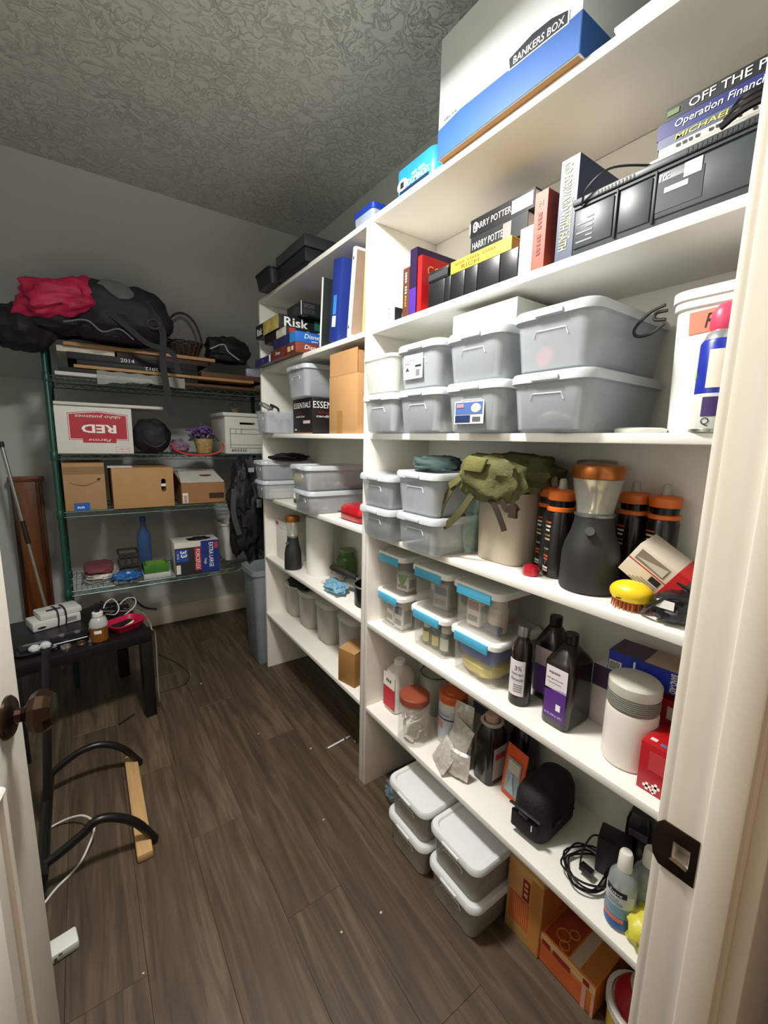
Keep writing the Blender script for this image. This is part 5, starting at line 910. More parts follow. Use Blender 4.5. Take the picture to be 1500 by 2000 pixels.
# ================================================================== GREEN WIRE RACK AGAINST THE BACK WALL
RY0, RY1, RX0, RX1 = 2.80, 3.20, -0.112, 1.06
R1, R2, R3, R4 = 1.694, 1.300, 0.993, 0.556
GRN = M('#1d4a3c', .4, var=.15, metal=.2); WIRE = M('#5f7468', .35, metal=.5, var=.2)
rk = thing('wire_rack', 'dark green wire shelving rack against the back wall', 'rack', (0, 0, 0))
for x in (RX0, RX1):
    for y in (RY0, RY1):
        p_ = G().lathe([(.011, 0), (.013, .004), (.0125, .01), (.0125, 1.872), (.010, 1.880)], 14, x, y).build('post', GRN, rk)
        for z in (R1, R2, R3, R4): G().lathe([(.016, z-.035), (.0175, z-.03), (.016, z+.008), (.0145, z+.01)], 14, x, y).build('sleeve', GRN, p_)
for z in (R1, R2, R3, R4):
    g = G()
    for y in (RY0, RY1):
        for dz in (-.004, -.030): g.tube([(RX0, y, z+dz), (RX1, y, z+dz)], .0028, 6)
        n = 26
        g.tube([(RX0+(RX1-RX0)*k/n, y, z-.004 if k % 2 else z-.030) for k in range(n+1)], .0018, 5)
    for x in (RX0, RX1):
        for dz in (-.004, -.030): g.tube([(x, RY0, z+dz), (x, RY1, z+dz)], .0028, 6)
    for q in (.33, .66): g.tube([(RX0, RY0+(RY1-RY0)*q, z-.006), (RX1, RY0+(RY1-RY0)*q, z-.006)], .0022, 5)
    sh = g.build('shelf_frame', WIRE, rk)
    g = G(); x = RX0+.012
    while x < RX1: g.tube([(x, RY0-.002, z-.0022), (x, RY1, z-.0022)], .0014, 5); x += .025
    g.build('shelf_wires', WIRE, sh)['kind'] = 'stuff'
# ---- stacked frames and panels on the top tier
WOODL = M('#b58a5a', .6, var=.15, vscale=20, stretch=(1, 1, 8)); KB = M('#121214', .6); BRN = M('#5a3a26', .7, var=.15)
def panel(name, label, cat, x0, x1, z0, z1, mat, y0=2.78, d=.38, rz=0.0):
    o = G().box(-(x1-x0)/2, (x1-x0)/2, -d/2, d/2, 0, z1-z0).build(name, mat, None, .0015); o.location = ((x0+x1)/2, y0+d/2, z0); o.rotation_euler = (0, 0, rz); return tag(o, label, cat, 'frames and panels piled on the rack')
z = R1+.0005
panel('foam_board', 'white foam board lowest in the pile on the rack', 'board', -.075, .36, z, z+.018, M('#c9ccc8', .6), 2.77, .36)
panel('art_board', 'long brown panel lowest at the shelf-unit end of the pile', 'board', .37, 1.03, z, z+.018, BRN, 2.78, .38)
panel('poster_board', 'thin black panel above the white foam board', 'board', -.06, .60, z+.0185, z+.042, KB)
panel('picture_frame', 'pale wooden frame in the middle of the pile on the rack', 'frame', .005, .56, z+.0425, z+.058, WOODL, 2.765)
panel('cardboard_sheet', 'torn cardboard panel sticking out of the pile near the shelf unit', 'board', .57, .93, z+.0425, z+.058, CARD2, 2.755, .38, -.05)
t = carton('black_canvas', 'black canvas with upside-down white year mark, under the upright-marked canvas', 'canvas', KB, .58, .38, .026, (.31, 2.965, z+.0585), 0); text(t, '2012', (.05, -.1912, .013), .017, PRINTW, roll=PI, w=.065)
t = carton('black_canvas', 'black canvas with upright white year mark in the pile on the rack', 'canvas', KB, .62, .38, .034, (.29, 2.968, z+.085), 0); text(t, '2014', (-.045, -.1912, .018), .020, PRINTW, w=.065)
panel('picture_frame', 'dark brown frame beside the black canvases', 'frame', .62, 1.02, z+.0585, z+.090, BRN, 2.78)
panel('white_canvas', 'thick white canvas under the top wooden frame', 'canvas', -.06, .19, z+.1195, z+.148, M('#d9d4c6', .7), 2.8, .36); panel('picture_frame', 'dark wooden frame beside the thick white canvas', 'frame', .20, .66, z+.1195, z+.148, M('#3a2a1e', .6), 2.785)
panel('picture_frame', 'pale wooden frame topmost of the pile on the rack', 'frame', -.03, .70, z+.1485, z+.166, WOODL, 2.77)
ZP = z+.1665
o = G().box(-.16, .16, -.13, .13, 0, .014).build('teal_board', M('#2f6a5c', .6), None, .004); o.location = (-.11, 2.98, z+.0185+.0240); o.location = (-.165, 2.94, R1+.0605); o.location.z = ZP-.0+.0005; o.scale = (.4, 1, 1); tag(o, 'small teal board beside the duffel bag', 'board')
# bubble wrap draped over the front of the pile
g = G(); vs = []; fs = []; nu, nv = 30, 12
for j in range(nv+1):
    for i in range(nu+1):
        u, v = i/nu, j/nv; vs.append((.10+.42*u, 2.752-.004*math.sin(u*20)-.006*v, R1+.036-.085*v*(1-.45*abs(math.sin(u*2.1+.4)))+.003*math.sin(u*31+v*9)))
for j in range(nv):
    for i in range(nu): a = j*(nu+1)+i; fs.append((a, a+1, a+nu+2, a+nu+1))
tag(g.add(vs, fs).build('bubble_wrap', M('#b9bdb4', .18, alpha=.6, bump=.9, bscale=90), None), 'bubble wrap hanging over the front of the pile on the rack', 'bubble wrap')
# duffel bag, pink jacket
BAGK = M('#17181b', .7, var=.35, vscale=8, bump=.25, bscale=60)
t = thing('duffel_bag', 'large black duffel bag slumped on top of the rack', 'bag', (.10, 2.765, ZP), 0)
g = G().blob((.11, -.02, .145), (.245, .19, .165), 56, 30, .18, 1.8, 4, e=.85, flatz=.021, fold=.04); g.build('body', BAGK, t)
G().blob((-.16, .0, .085), (.19, .16, .075), 44, 24, .2, 2, 9, e=.9, flatz=.021, fold=.05).blob((-.285, .0, .03), (.125, .16, .10), 36, 20, .2, 2, 11, e=.9, flatz=-.075, fold=.05).build('end_pocket', M('#141517', .75, var=.3, bump=.2), t)
G().blob((.09, -.185, .22), (.085, .018, .055), 26, 14, .15, 2, 3).build('mesh_panel', M('#5c605c', .7, var=.2, bump=.4, bscale=120), t)
BW_ = M('#232326', .8)
G().ribbon(bez([(.22, -.19, .20), (.29, -.20, .08), (.285, -.20, -.08), (.30, -.20, -.24), (.315, -.20, -.36)]), 0.032).build('strap', BW_, t); G().ribbon(bez([(.05, -.21, .13), (.14, -.215, .06), (.22, -.21, .0), (.33, -.2, -.03), (.36, -.195, -.13)]), 0.026).build('strap', BW_, t)
G().ribbon(bez([(-.12, -.20, .05), (-.03, -.205, .07), (.03, -.2, .03), (.10, -.21, .05), (.16, -.205, .01)]), 0.007).build('zip', M('#3c3d40', .5), t); G().tube(arc((.255, -.20, .10), .03, 0, 360, 18, 'xz', .022)[:-1], .006, 8, closed=True).build('ring', M('#3a3532', .4), t)
o = G().blob((0, 0, 0), (.175, .085, .088), 70, 40, .30, 1.3, 31, e=.9, fold=.10).build('pink_jacket', M('#b01245', .6, var=.25, vscale=10, bump=.15), None); o.location = (-.02, 2.625, 2.03); o.rotation_euler = (0, -.32, 0); tag(o, 'crumpled bright pink jacket lying over the black duffel bag', 'jacket')
# handled basket
t = thing('wicker_basket', 'dark wicker basket with hoop handle on the rack', 'basket', (.545, 2.86, ZP), 0); WK = M('#33241c', .6, var=.35, vscale=60); g = G()
for k in range(9):
    zz = .006+.0095*k; rr = .070+.004*k
    g.tube([(rr*math.cos(a*PI/18)*1.0, rr*.85*math.sin(a*PI/18), zz+.0018*math.sin(a*PI/18*9+k*PI)) for a in range(36)], .0052, 6, closed=True)
g.lathe([(.068, 0), (.070, .003)], 24); g.build('bowl', WK, t)
g = G()
for a in range(18): q = a*PI/9; g.tube([(.072*math.cos(q), .062*math.sin(q), .002), (.110*math.cos(q), .094*math.sin(q), .090)], .003, 5)
g.build('stakes', M('#4a362a', .6), t); G().tube(arc((0, 0, .07), .103, 0, 180, 22, 'xz', .18), .0065, 8).build('handle', WK, t)
# small black bag with light strap
t = thing('black_pouch', 'small black drawstring bag on the rack near the shelf unit', 'bag', (.80, 2.87, ZP), 0); G().blob((0, 0, .07), (.135, .10, .085), 40, 22, .25, 2, 14, e=.9, flatz=.001, fold=.06).build('body', M('#111214', .7, var=.2), t); G().tube(bez([(-.12, -.07, .06), (-.05, -.10, .09), (-.02, -.10, .05), (.04, -.105, .0+.01)]), .004, 6).build('cord', M('#aeb0aa', .6), t)
o = G().box(-.06, .06, -.02, .02, 0, .05).build('silver_pack', M('#a9a3c0', .4, var=.3, vscale=30), None, .008); o.location = (.955, 2.82, ZP-.056+.0); o.location.z = z+.0905; tag(o, 'pale violet packet at the rack end of the pile', 'packet')

# ---- second tier
zb = R2+.0005
xc, w_ = rspan(RY0-.005, 113, 262, 885); pw_, pd_, ph_ = w_, .36, .248
t = carton('produce_box', 'white produce box with upside-down red print on the rack', 'box', M('#dcdad4', .65, var=.03), pw_, pd_, ph_, (xc, RY0-.005+pd_/2, zb), 0); yf_ = -pd_/2; RED = M('#b3202f', .5)
def fp(px, py): p = hit(px, py, 'y', RY0-.005); return (p.x-xc, p.z-zb)
a, b = fp(137, 857), fp(247, 818); x0, x1, z0, z1 = a[0], b[0], a[1], b[1]
G().prism([(x0-.004, z0-.004), (x1+.004, z0-.004), (x1+.004, z1+.02), ((x0+x1)/2, z1+.034), (x0-.004, z1+.02)], yf_-.0006, yf_).build('print_border', RED, t); G().prism([(x0-.001, z0-.001), (x1+.001, z0-.001), (x1+.001, z1+.017), ((x0+x1)/2, z1+.031), (x0-.001, z1+.017)], yf_-.001, yf_-.0006).build('print_line', PRINTW, t); G().prism([(x0+.002, z0+.002), (x1-.002, z0+.002), (x1-.002, z1+.014), ((x0+x1)/2, z1+.028), (x0+.002, z1+.014)], yf_-.0014, yf_-.001).build('print_field', RED, t)
mx = (x0+x1)/2; text(t, 'idaho potatoes', (mx, yf_-.002, z1+.006), .022, PRINTW, roll=PI, w=(x1-x0)*.78, shear=.2); text(t, 'RED', (mx, yf_-.002, (z0+z1)/2-.002), .044, PRINTW, roll=PI, w=(x1-x0)*.60, bold=.03); plate(t, 'brand_strip', RED, 'front', yf_-.0014, mx-.075, mx+.075, z0-.018, z0+.008); text(t, 'Farms', (mx, yf_-.003, z0-.005), .014, PRINTW, roll=PI, w=.10, shear=.2)
plate(t, 'stamp', M('#c77a78', .6), 'front', yf_, pw_/2-.085, pw_/2-.018, .012, .036); plate(t, 'stamp_field', M('#dcdad4', .65), 'front', yf_-.0006, pw_/2-.083, pw_/2-.020, .014, .034); scrib(t, 12, (pw_/2-.0515, yf_-.0018, .024), .008, M('#b3565a', .6), roll=PI, w=.055)
o = carton('white_board', 'white board lying across the produce box', 'board', M('#cfcec8', .6), .50, .30, .016, (.155, 2.78+.15, zb+ph_+.0006), 0)
o.rotation_euler = (0, .0, 0)
t = thing('round_bag', 'round black bag beside the produce box', 'bag', (.355, 2.9, zb), 0); G().blob((0, 0, .10), (.10, .11, .105), 36, 22, .12, 2, 6, flatz=.0, fold=.03).build('body', M('#232327', .7, var=.25), t); G().tube(arc((0, -.107, .1), .06, 200, 340, 12, 'xz'), .003, 6).build('zip', M('#3c3c40', .5), t)
t = thing('flower_basket', 'small straw basket of purple flowers on the rack', 'flower basket', (.64, 2.88, zb), 0)
G().lathe([(.040, .0), (.044, .004), (.060, .085), (.062, .09), (.057, .09), (.042, .008)], 22).build('basket', M('#b79a62', .75, var=.25, vscale=50, bump=.6, bscale=120), t); g = G(); rs = random.Random(5)
for k in range(70): a = rs.uniform(0, 6.28); r0 = rs.uniform(0, .065); g.blob((-.015+r0*math.cos(a)*1.2, r0*math.sin(a), .105+rs.uniform(0, .075)*(1-r0*6)), (.012, .012, .009), 7, 5, .3, 3, k)
g.build('flowers', M('#6a4f86', .7, var=.4, vscale=60), t)['kind'] = 'stuff'; g = G()
for k in range(20): a = rs.uniform(0, 6.28); g.tube(bez([(.02*math.cos(a), .02*math.sin(a), .07), (.06*math.cos(a), .05*math.sin(a), .11), (.09*math.cos(a), .06*math.sin(a), .075)], 3), .003, 5)
g.build('stems', M('#3c4530', .7), t)['kind'] = 'stuff'
o = G().blob((0, 0, .04), (.05, .05, .045), 28, 16, .35, 2.5, 22, flatz=0, fold=.2).build('mauve_cloth', M('#7a5f78', .8, var=.4, vscale=30), None); o.location = (.490, 2.84, zb); tag(o, 'mauve patterned cloth beside the round black bag', 'cloth')
pts = [hit(x, y, 'y', 2.785) for x, y in ((336, 868), (345, 880), (370, 888), (400, 889), (425, 884), (436, 874), (434, 866))]
tag(G().tube(bez(pts), .006, 8).build('red_strap', M('#c0392f', .5), None), 'red strap looping over the edge of the second rack tier', 'strap')
fx = hit(441, 880, 'y', RY0+.02).x; fw, fd, fh = .285, .34, .235
t = thing('file_box', 'white file box printed #03325 on the rack', 'box', (fx+fw/2, RY0+.02+fd/2, zb), 0); FB = M('#d8d9cf', .65, var=.03)
fb_ = G().box(-fw/2, fw/2, -fd/2, fd/2, 0, fh).build('body', FB, t, .002); cut(fb_, G().box(-.05, .05, -fd/2-.01, fd/2-.01, .185, .199)); G().box(-fw/2-.012, fw/2+.012, -fd/2-.012, fd/2+.012, fh, fh+.022).build('lid', FB, t, .003); yf_ = -fd/2
for zz in (.155, .125, .055, .035): plate(t, 'print_line', INK, 'front', yf_, -fw/2+.03, fw/2-.03, zz, zz+.0025)
for xx in (-fw/2+.03, -fw/2+.065, -fw/2+.10, fw/2-.05, fw/2-.0325): plate(t, 'print_line', INK, 'front', yf_, xx, xx+.0025, .035 if xx in (-fw/2+.03, fw/2-.0325) else .125, .157)
text(t, '#03325', (-fw/2+.085, yf_-.0014, .021), .018, INK, w=.10, bold=.01)
t = thing('artificial_plant', 'small green artificial plant standing on the white file box', 'plant', (fx+.075, 2.86, zb+fh+.0226), 0); g = G(); rs = random.Random(2)
for k in range(46):
    a = rs.uniform(0, 6.28); r0 = rs.uniform(.01, .06); zz = rs.uniform(.012, .07); c = Vector((r0*math.cos(a), r0*math.sin(a), zz)); s_ = .013
    u = Vector((math.cos(a), math.sin(a), rs.uniform(-.3, .6))).normalized(); v = u.cross(Vector((0, 0, 1))).normalized()
    g.add([c-u*s_, c+v*s_*.6, c+u*s_, c-v*s_*.6], [(0, 1, 2, 3)])
g.build('leaves', M('#3f6a2c', .6, var=.4, vscale=40), t)['kind'] = 'stuff'; G().lathe([(.022, 0), (.026, .03)], 14).build('pot', M('#6a5a48', .7), t)

# ---- third tier
zb = R3+.0005
xc, w_ = rspan(RY0-.005, 124, 206, 997); t = carton('parcel_box', 'parcel box printed with a curved arrow on the rack', 'box', M('#a8855c', .8, var=.06), w_, .36, .255, (xc+.010, RY0-.005+.18, zb+.0015), 0); yf_ = -.18
G().tube([(-.065+.13*k/12, yf_, .152-.022*math.sin(PI*k/12)+.012*k/12) for k in range(13)], [.0012+.0035*math.sin(PI*k/12) for k in range(13)], 6, flat=.0008).build('smile_print', INK, t); G().prism([(.058, .158), (.074, .174), (.056, .172)], yf_-.0008, yf_).prism([(.066, .150), (.074, .174), (.069, .172)], yf_-.0008, yf_).build('arrow_print', INK, t)
plate(t, 'blue_tape', M('#2a63b8', .4), 'front', yf_, -.055, .015, .0, .042); plate(t, 'tape', M('#8d6f4c', .4), 'front', yf_, -w_/2, w_/2, .196, .236)
scrib(t, 5, (-.02, yf_-.0016, .018), .012, PRINTW)
xc, w_ = rspan(RY0-.02, 223, 342, 992); t = carton('cardboard_box', 'plain cardboard box with hand hole on the rack', 'box', M('#b58c5e', .8, var=.05), w_, .38, .228, (xc, RY0-.02+.19, zb), 0); G().loft([(rrect(.022, .0012, .0004), 0), (rrect(.022, .0012, .0004), .001)]).build('crease', CARD2, t)
cut([c_ for c_ in t.children if c_.name.startswith('body')][0], G().prism([(.10+.013*math.cos(a*PI/10), .125+.013*math.sin(a*PI/10)+(.026 if a < 10 else -.026)) for a in range(20)], -.20, .17)); plate(t, 'white_patch', PAPER, 'front', -.18, .0872, .1128, .118, .134)
o = carton('white_sheet', 'thin white folded sheet lying on the plain cardboard box', 'paper', M('#cdd0d2', .5), .12, .2, .008, (xc-.11, RY0+.10, zb+.2286), 0)
xc, w_ = rspan(RY0-.0, 356, 440, 985); t = thing('open_carton', 'open cardboard carton with white printed flaps on the rack', 'box', (xc, RY0+.18, zb), 0); OC2 = M('#9c7147', .8, var=.08)
G().box(-w_/2, w_/2, -.18, -.175, 0, .13).box(-w_/2, w_/2, .175, .18, 0, .13).box(-w_/2, -w_/2+.005, -.175, .175, 0, .13).box(w_/2-.005, w_/2, -.175, .175, 0, .13).box(-w_/2, w_/2, -.18, .18, 0, .004).build('body', OC2, t)
FLW = M('#c9c6be', .6, var=.06)
G().add([(-w_/2, -.17, .131), (w_/2, -.17, .131), (w_/2-.03, -.02, .20), (-w_/2+.01, -.02, .20), (-w_/2, -.17, .134), (w_/2, -.17, .134), (w_/2-.03, -.02, .203), (-w_/2+.01, -.02, .203)], [(0, 3, 2, 1), (4, 5, 6, 7), (0, 1, 5, 4), (1, 2, 6, 5), (2, 3, 7, 6), (3, 0, 4, 7)]).build('flap', FLW, t)
G().add([(-w_/2, -.17, .13), (-w_/2-.03, -.18, .19), (-w_/2-.03, .10, .19), (-w_/2, .12, .13), (-w_/2+.003, -.17, .13), (-w_/2-.027, -.18, .19), (-w_/2-.027, .10, .19), (-w_/2+.003, .12, .13)], [(0, 1, 2, 3), (4, 7, 6, 5), (0, 4, 5, 1), (1, 5, 6, 2), (2, 6, 7, 3), (3, 7, 4, 0)]).build('flap', OC2, t)
plate(t, 'barcode_label', PAPER, 'front', -.18, -w_/2+.005, -w_/2+.035, .01, .07); plate(t, 'dark_panel', M('#3a2618', .6), 'front', -.18, .03, w_/2-.005, .03, .065)
for k in range(5): plate(t, 'bar', INK, 'front', -.1808, -w_/2+.010, -w_/2+.030, .014+.009*k, .018+.009*k)
G().blob((.03, -.09, .170), (.04, .03, .003), 16, 8, 0).build('red_print', M('#8f2f35', .6), t)
# black bag hanging at the rack end
t = thing('hanging_backpack', 'black backpack hanging from the end of the rack', 'bag', (.835, 2.68, 1.0), 0); BH = M('#0d0e10', .6, var=.4, bump=.35, bscale=40)
G().blob((0, 0, -.03), (.105, .085, .29), 46, 34, .3, 2.2, 17, e=.8, fold=.12).build('body', BH, t); G().blob((-.04, -.06, .05), (.06, .04, .13), 30, 18, .3, 2.4, 3, fold=.1).build('front_pocket', BH, t)
G().ribbon(bez([(-.06, .02, .2), (-.02, .06, .27), (.02, .09, .2)]), 0.024).build('strap', M('#1c1d20', .7), t); G().ribbon(bez([(-.10, -.08, .10), (-.11, -.09, -.05), (-.08, -.09, -.18)]), 0.030).build('strap', M('#3a3d40', .6), t); G().box(-.02, .015, -.108, -.104, .20, .225).build('tag', M('#9aa3a6', .5), t); G().box(.03, .06, -.098, -.094, -.02, .03).build('reflector', M('#8d9796', .5), t)

# ---- lowest tier
zb = R4+.0005
for k, (cc, lab, dx) in enumerate((('#8f9391', 'grey folded fabric lowest in the heap on the lowest rack tier', 0), ('#c9c2b6', 'cream patterned fabric in the heap on the lowest rack tier', .01), ('#7a3f48', 'dark red folded fabric topmost on the lowest rack tier', .0))):
    o = G().blob((0, 0, .018), (.085-.006*k, .12, .018), 40, 14, .15, 3, 5+k, e=.55, flatz=0, fold=.06).build('folded_fabric', M(cc, .9, var=.45 if k == 1 else .15, vscale=30), None); o.location = (.038+dx, 2.94, zb+.031*k+.0005*k); tag(o, lab, 'fabric', 'folded fabrics on the rack')
o = G().blob((0, 0, .012), (.075, .04, .030), 34, 16, .3, 2.68, 8, fold=.15).build('blue_plastic', M('#2f6fb4', .3, alpha=.85), None); o.location = (.165, 2.79, zb+.034); tag(o, 'crumpled blue plastic at the edge of the lowest rack tier', 'plastic')
xc, w_ = rspan(2.86, 233, 274, 1110); t = thing('slatted_crate', 'small dark slatted crate on the lowest rack tier', 'crate', (xc, 2.94, zb), 0); DW_ = M('#33271f', .6)
for zz in (.004, .075, .145): G().box(-w_/2, w_/2, -.075, -.068, zz, zz+.014).box(-w_/2, w_/2, .068, .075, zz, zz+.014).box(-w_/2, -w_/2+.007, -.068, .068, zz, zz+.014).box(w_/2-.007, w_/2, -.068, .068, zz, zz+.014).build('rail', DW_, t)
for k in range(4): G().box(-w_/2+k*(w_-.01)/3, -w_/2+k*(w_-.01)/3+.01, -.068, -.062, 0, .158).build('slat', DW_, t)
G().box(-w_/2+.008, w_/2-.008, -.060, .060, .002, .12).build('lining', M('#4b4440', .8), t)
t = lathe_thing('blue_bottle', 'tall clear blue bottle on the lowest rack tier', 'bottle', (.285, 3.01, zb), [(.036, 0), (.040, .006), (.040, .20), (.036, .24), (.016, .29), (.014, .32)], M('#3560a0', .12, alpha=.55), 0); G().lathe([(.017, .315), (.017, .345), (.013, .348)], 16).build('cap', M('#2a4f8a', .4), t)
o = carton('green_box', 'flat green box on the lowest rack tier', 'box', M('#3f7a24', .5, var=.2), .135, .12, .050, (.325, 2.88, zb+.0305), 0); o2 = carton('white_tray', 'shallow white tray under the flat green box', 'tray', M('#c4cac8', .5), .145, .14, .029, (.325, 2.88, zb), 0); plate(o, 'top_print', M('#79a83c', .5), 'top', .05, -.05, .05, -.05, .05)
xc, w_ = rspan(RY0-.01, 343, 430, 1118); t = carton('liner_carton', 'trash-bag carton with blue and black print on the lowest rack tier', 'box', M('#d4d2c8', .6), w_, .16, .205, (xc, RY0-.01+.08, zb), 0); yf_ = -.08
plate(t, 'black_field', M('#2b2b2e', .5), 'front', yf_, -w_/2+.001, .02, .001, .17); plate(t, 'blue_field', M('#1d3480', .45), 'front', yf_, .02, w_/2-.001, .001, .204); plate(t, 'blue_patch', M('#2a4fa8', .45), 'front', yf_-.0008, -w_/2+.006, -w_/2+.075, .085, .16)
text(t, '33', (-w_/2+.050, yf_-.0024, .132), .036, PRINTW, roll=-PI/2+.1, bold=.03); text(t, 'BAGS', (-w_/2+.018, yf_-.0024, .12), .010, PRINTW, roll=-PI/2); plate(t, 'red_panel', M('#b3242e', .5), 'front', yf_-.0008, -.018, .020, .02, .165); text(t, 'FORCEFLEX', (.001, yf_-.0024, .09), .024, PRINTW, roll=-PI/2, w=.13, bold=.01)
text(t, 'EXTRA LARGE', (w_/2-.05, yf_-.0018, .11), .026, PRINTW, roll=-PI/2, w=.16, bold=.01); text(t, 'bags', (w_/2-.085, yf_-.0018, .07), .02, PRINTW, roll=-PI/2); plate(t, 'red_spot', M('#c03a48', .5), 'front', yf_-.0008, w_/2-.03, w_/2-.008, .15, .19); plate(t, 'barcode_label', PAPER, 'front', yf_-.0008, -w_/2+.006, -w_/2+.03, .008, .065)
G().blob((.02, -.02, .206), (.07, .04, .012), 30, 12, .3, 3, 4).build('bag_opening', M('#121214', .5), t)
t = thing('white_basin', 'white plastic basin on the lowest rack tier near the trash can', 'basin', (.875, 3.075, zb), 0); G().loft([(rrect(.20, .19, .03), 0), (rrect(.24, .23, .035), .25), (rrect(.256, .246, .037), .252), (rrect(.256, .246, .037), .262), (rrect(.236, .226, .033), .262), (rrect(.196, .186, .028), .005)]).build('tub', M('#d6d8d2', .4), t, smooth=40)
# grey trash can
t = thing('trash_can', 'tall slim grey trash can between the rack and the shelf unit', 'trash can', (.965, 2.58, .0005), 0); TG = M('#7d878c', .45, var=.06)
G().loft([(rrect(.29, .22, .03), 0), (rrect(.30, .23, .035), .01), (rrect(.335, .245, .035), .575), (rrect(.36, .262, .04), .578), (rrect(.36, .262, .04), .610), (rrect(.345, .25, .036), .612), (rrect(.325, .236, .033), .575), (rrect(.285, .215, .03), .02)]).build('can', TG, t, smooth=40)
# ================================================================== LEFT SIDE: TABLE, BOARD, POLE, TRAINER FRAME
WD = M('#7a4519', .4, var=.2, vscale=10, stretch=(6, 6, .7), coat=.2)
t = thing('bed_headboard', 'tall brown wooden bed-end panel leaning on the back wall', 'panel', (-.285, 3.385, .0005), 0)
G().box(-.075, .075, -.02, .02, 0, 1.11).build('board', WD, t, .004); G().box(-.085, .088, -.028, .028, 1.11, 1.14).build('cap_moulding', WD, t, .006); G().box(.045, .062, -.030, -.018, 0, 1.11).build('edge_moulding', M('#5a2c10', .35, var=.2), t, .004); G().box(-.075, -.055, -.026, -.018, 0, 1.11).build('edge_moulding', M('#3b1e0e', .4), t, .003)
a, b = hit(3, 870, 'y', 3.20), hit(88, 1180, 'y', 3.10); d = (b-a)/(a.z-b.z); foot = a+d*(a.z-.004)
t = thing('extension_pole', 'slim metal extension pole with dark grip beside the wooden panel', 'pole', (0, 0, 0), 0)
top = a-d*.02; mid = a+(foot-a)*.32; m2 = a+(foot-a)*.42
G().tube([top, mid], .0095, 10).build('upper_tube', M('#b3b3b0', .3, metal=.8), t); G().tube([mid, m2], .012, 10).build('grip', M('#2a1c1a', .6), t); G().tube([m2, foot], .008, 10).build('lower_tube', M('#b9b3aa', .35, metal=.7), t); G().tube([top-d*.0, top+d*.03], .013, 10).build('end_cap', M('#191919', .5), t)
# black square side table
TR = math.radians(9); TCX, TCY, TH = -.093, 2.507, .45
BT = M('#0f0d0c', .42, var=.2)
t = thing('side_table', 'black square side table covered with cables and gadgets', 'table', (TCX, TCY, 0), TR)
G().box(-.275, .275, -.275, .275, TH-.05, TH).build('table_top', BT, t, .003)
for sx in (-1, 1):
    for sy in (-1, 1): G().box(sx*.25-.025, sx*.25+.025, sy*.25-.025, sy*.25+.025, .0005, TH-.05).build('leg', BT, t, .002)
zb = TH+.0005
def P(px, py, dz=0): return hit(px, py, 'z', TH+dz)
# white routers bound with cord
a = P(70, 1224); t = thing('white_router', 'white router bound with black cord on the side table', 'router', (-.165, 2.640, zb), TR+.15); RW = M('#d9dad4', .4, var=.03)
G().box(-.11, .09, -.06, .06, 0, .045).build('case', RW, t, .006); G().box(-.075, .10, -.05, .07, .0455, .075).build('upper_case', RW, t, .006); plate(t, 'vent', M('#8c8e8c', .5), 'front', -.06, .03, .07, .012, .034); G().blob((-.075, -.061, .015), (.018, .001, .006), 12, 6, 0).build('logo', INK, t); G().box(-.04, .02, -.02, .0, .0755, .079).build('dark_slot', M('#4a4c4c', .5), t)  # the slot is a dark block, its inner shade put into the colour
for xx in (-.01, .022): G().tube(bez([(xx, -.064, .002), (xx+.004, -.066, .04), (xx+.003, -.056, .079), (xx+.006, .02, .081), (xx, .072, .06)]), .0032, 7).build('cord', M('#101012', .4), t)
t = thing('black_console', 'flat black console with silver knobs on the side table', 'console', (-.075, 2.375, zb), TR); G().box(-.10, .10, -.04, .04, 0, .028).build('case', M('#131416', .35), t, .004); G().tube([(-.098, -.042, .014), (.098, -.042, .014)], .003, 6).build('trim_bar', M('#a9abad', .25, metal=.9), t)
for xx in (-.06, .0, .055): G().lathe([(.012, .028), (.012, .034), (.009, .036)], 16, xx, .005).build('knob', M('#b9bbbb', .3, metal=.8), t)
G().lathe([(.009, .0), (.010, .004), (.009, .012)], 12, -.095, -.055).build('dial', M('#c9cbcb', .3, metal=.7), t)
t = thing('black_tray', 'black oval tray at the corner of the side table', 'tray', (-.225, 2.335, zb), TR); G().loft([(rrect(.15, .11, .04, 6), 0), (rrect(.17, .13, .05, 6), .012), (rrect(.162, .122, .046, 6), .012), (rrect(.145, .105, .038, 6), .003)]).build('tray', M('#1b1c1e', .35), t, smooth=40); G().box(-.06, .0, .0, .04, .0035, .014).build('keypad', M('#26282a', .5), t, .002)
for k, (dx, dy) in enumerate(((-.002, .0), (.036, .012))):
    o = G().blob((0, 0, .016), (.021, .018, .018), 24, 14, .18, 2.2, 3+k, flatz=0).build('white_earbud', M('#cdd3cf', .4), None); o.location = (-.228+dx, 2.305+dy, zb+.0035); tag(o, ['pale lumpy earbud case in the black oval tray, beside its twin', 'pale lumpy earbud case beside the round silver lid'][k], 'earbud case', 'pale earbud cases')
o = G().lathe([(.022, 0), (.023, .004), (.020, .012), (.012, .015), (.008, .012)], 22).build('silver_dish', M('#c4bfb4', .2, metal=.9), None); o.location = (-.120, 2.288, zb); tag(o, 'small round silver lid on the side table', 'lid')
o = G().lathe([(.020, 0), (.021, .003), (.016, .012), (.006, .014)], 20).build('copper_coin', M('#5a4030', .35, metal=.7), None); o.location = (-.062, 2.295, zb); tag(o, 'small dark copper disc on the side table', 'disc')
o = G().lathe([(.010, 0), (.011, .01), (.006, .014), (.005, .026)], 14).build('chrome_bit', M('#b9bcbe', .15, metal=.95), None); o.location = (-.028, 2.290, zb); tag(o, 'shiny chrome fitting beside the amber spray bottle', 'fitting')
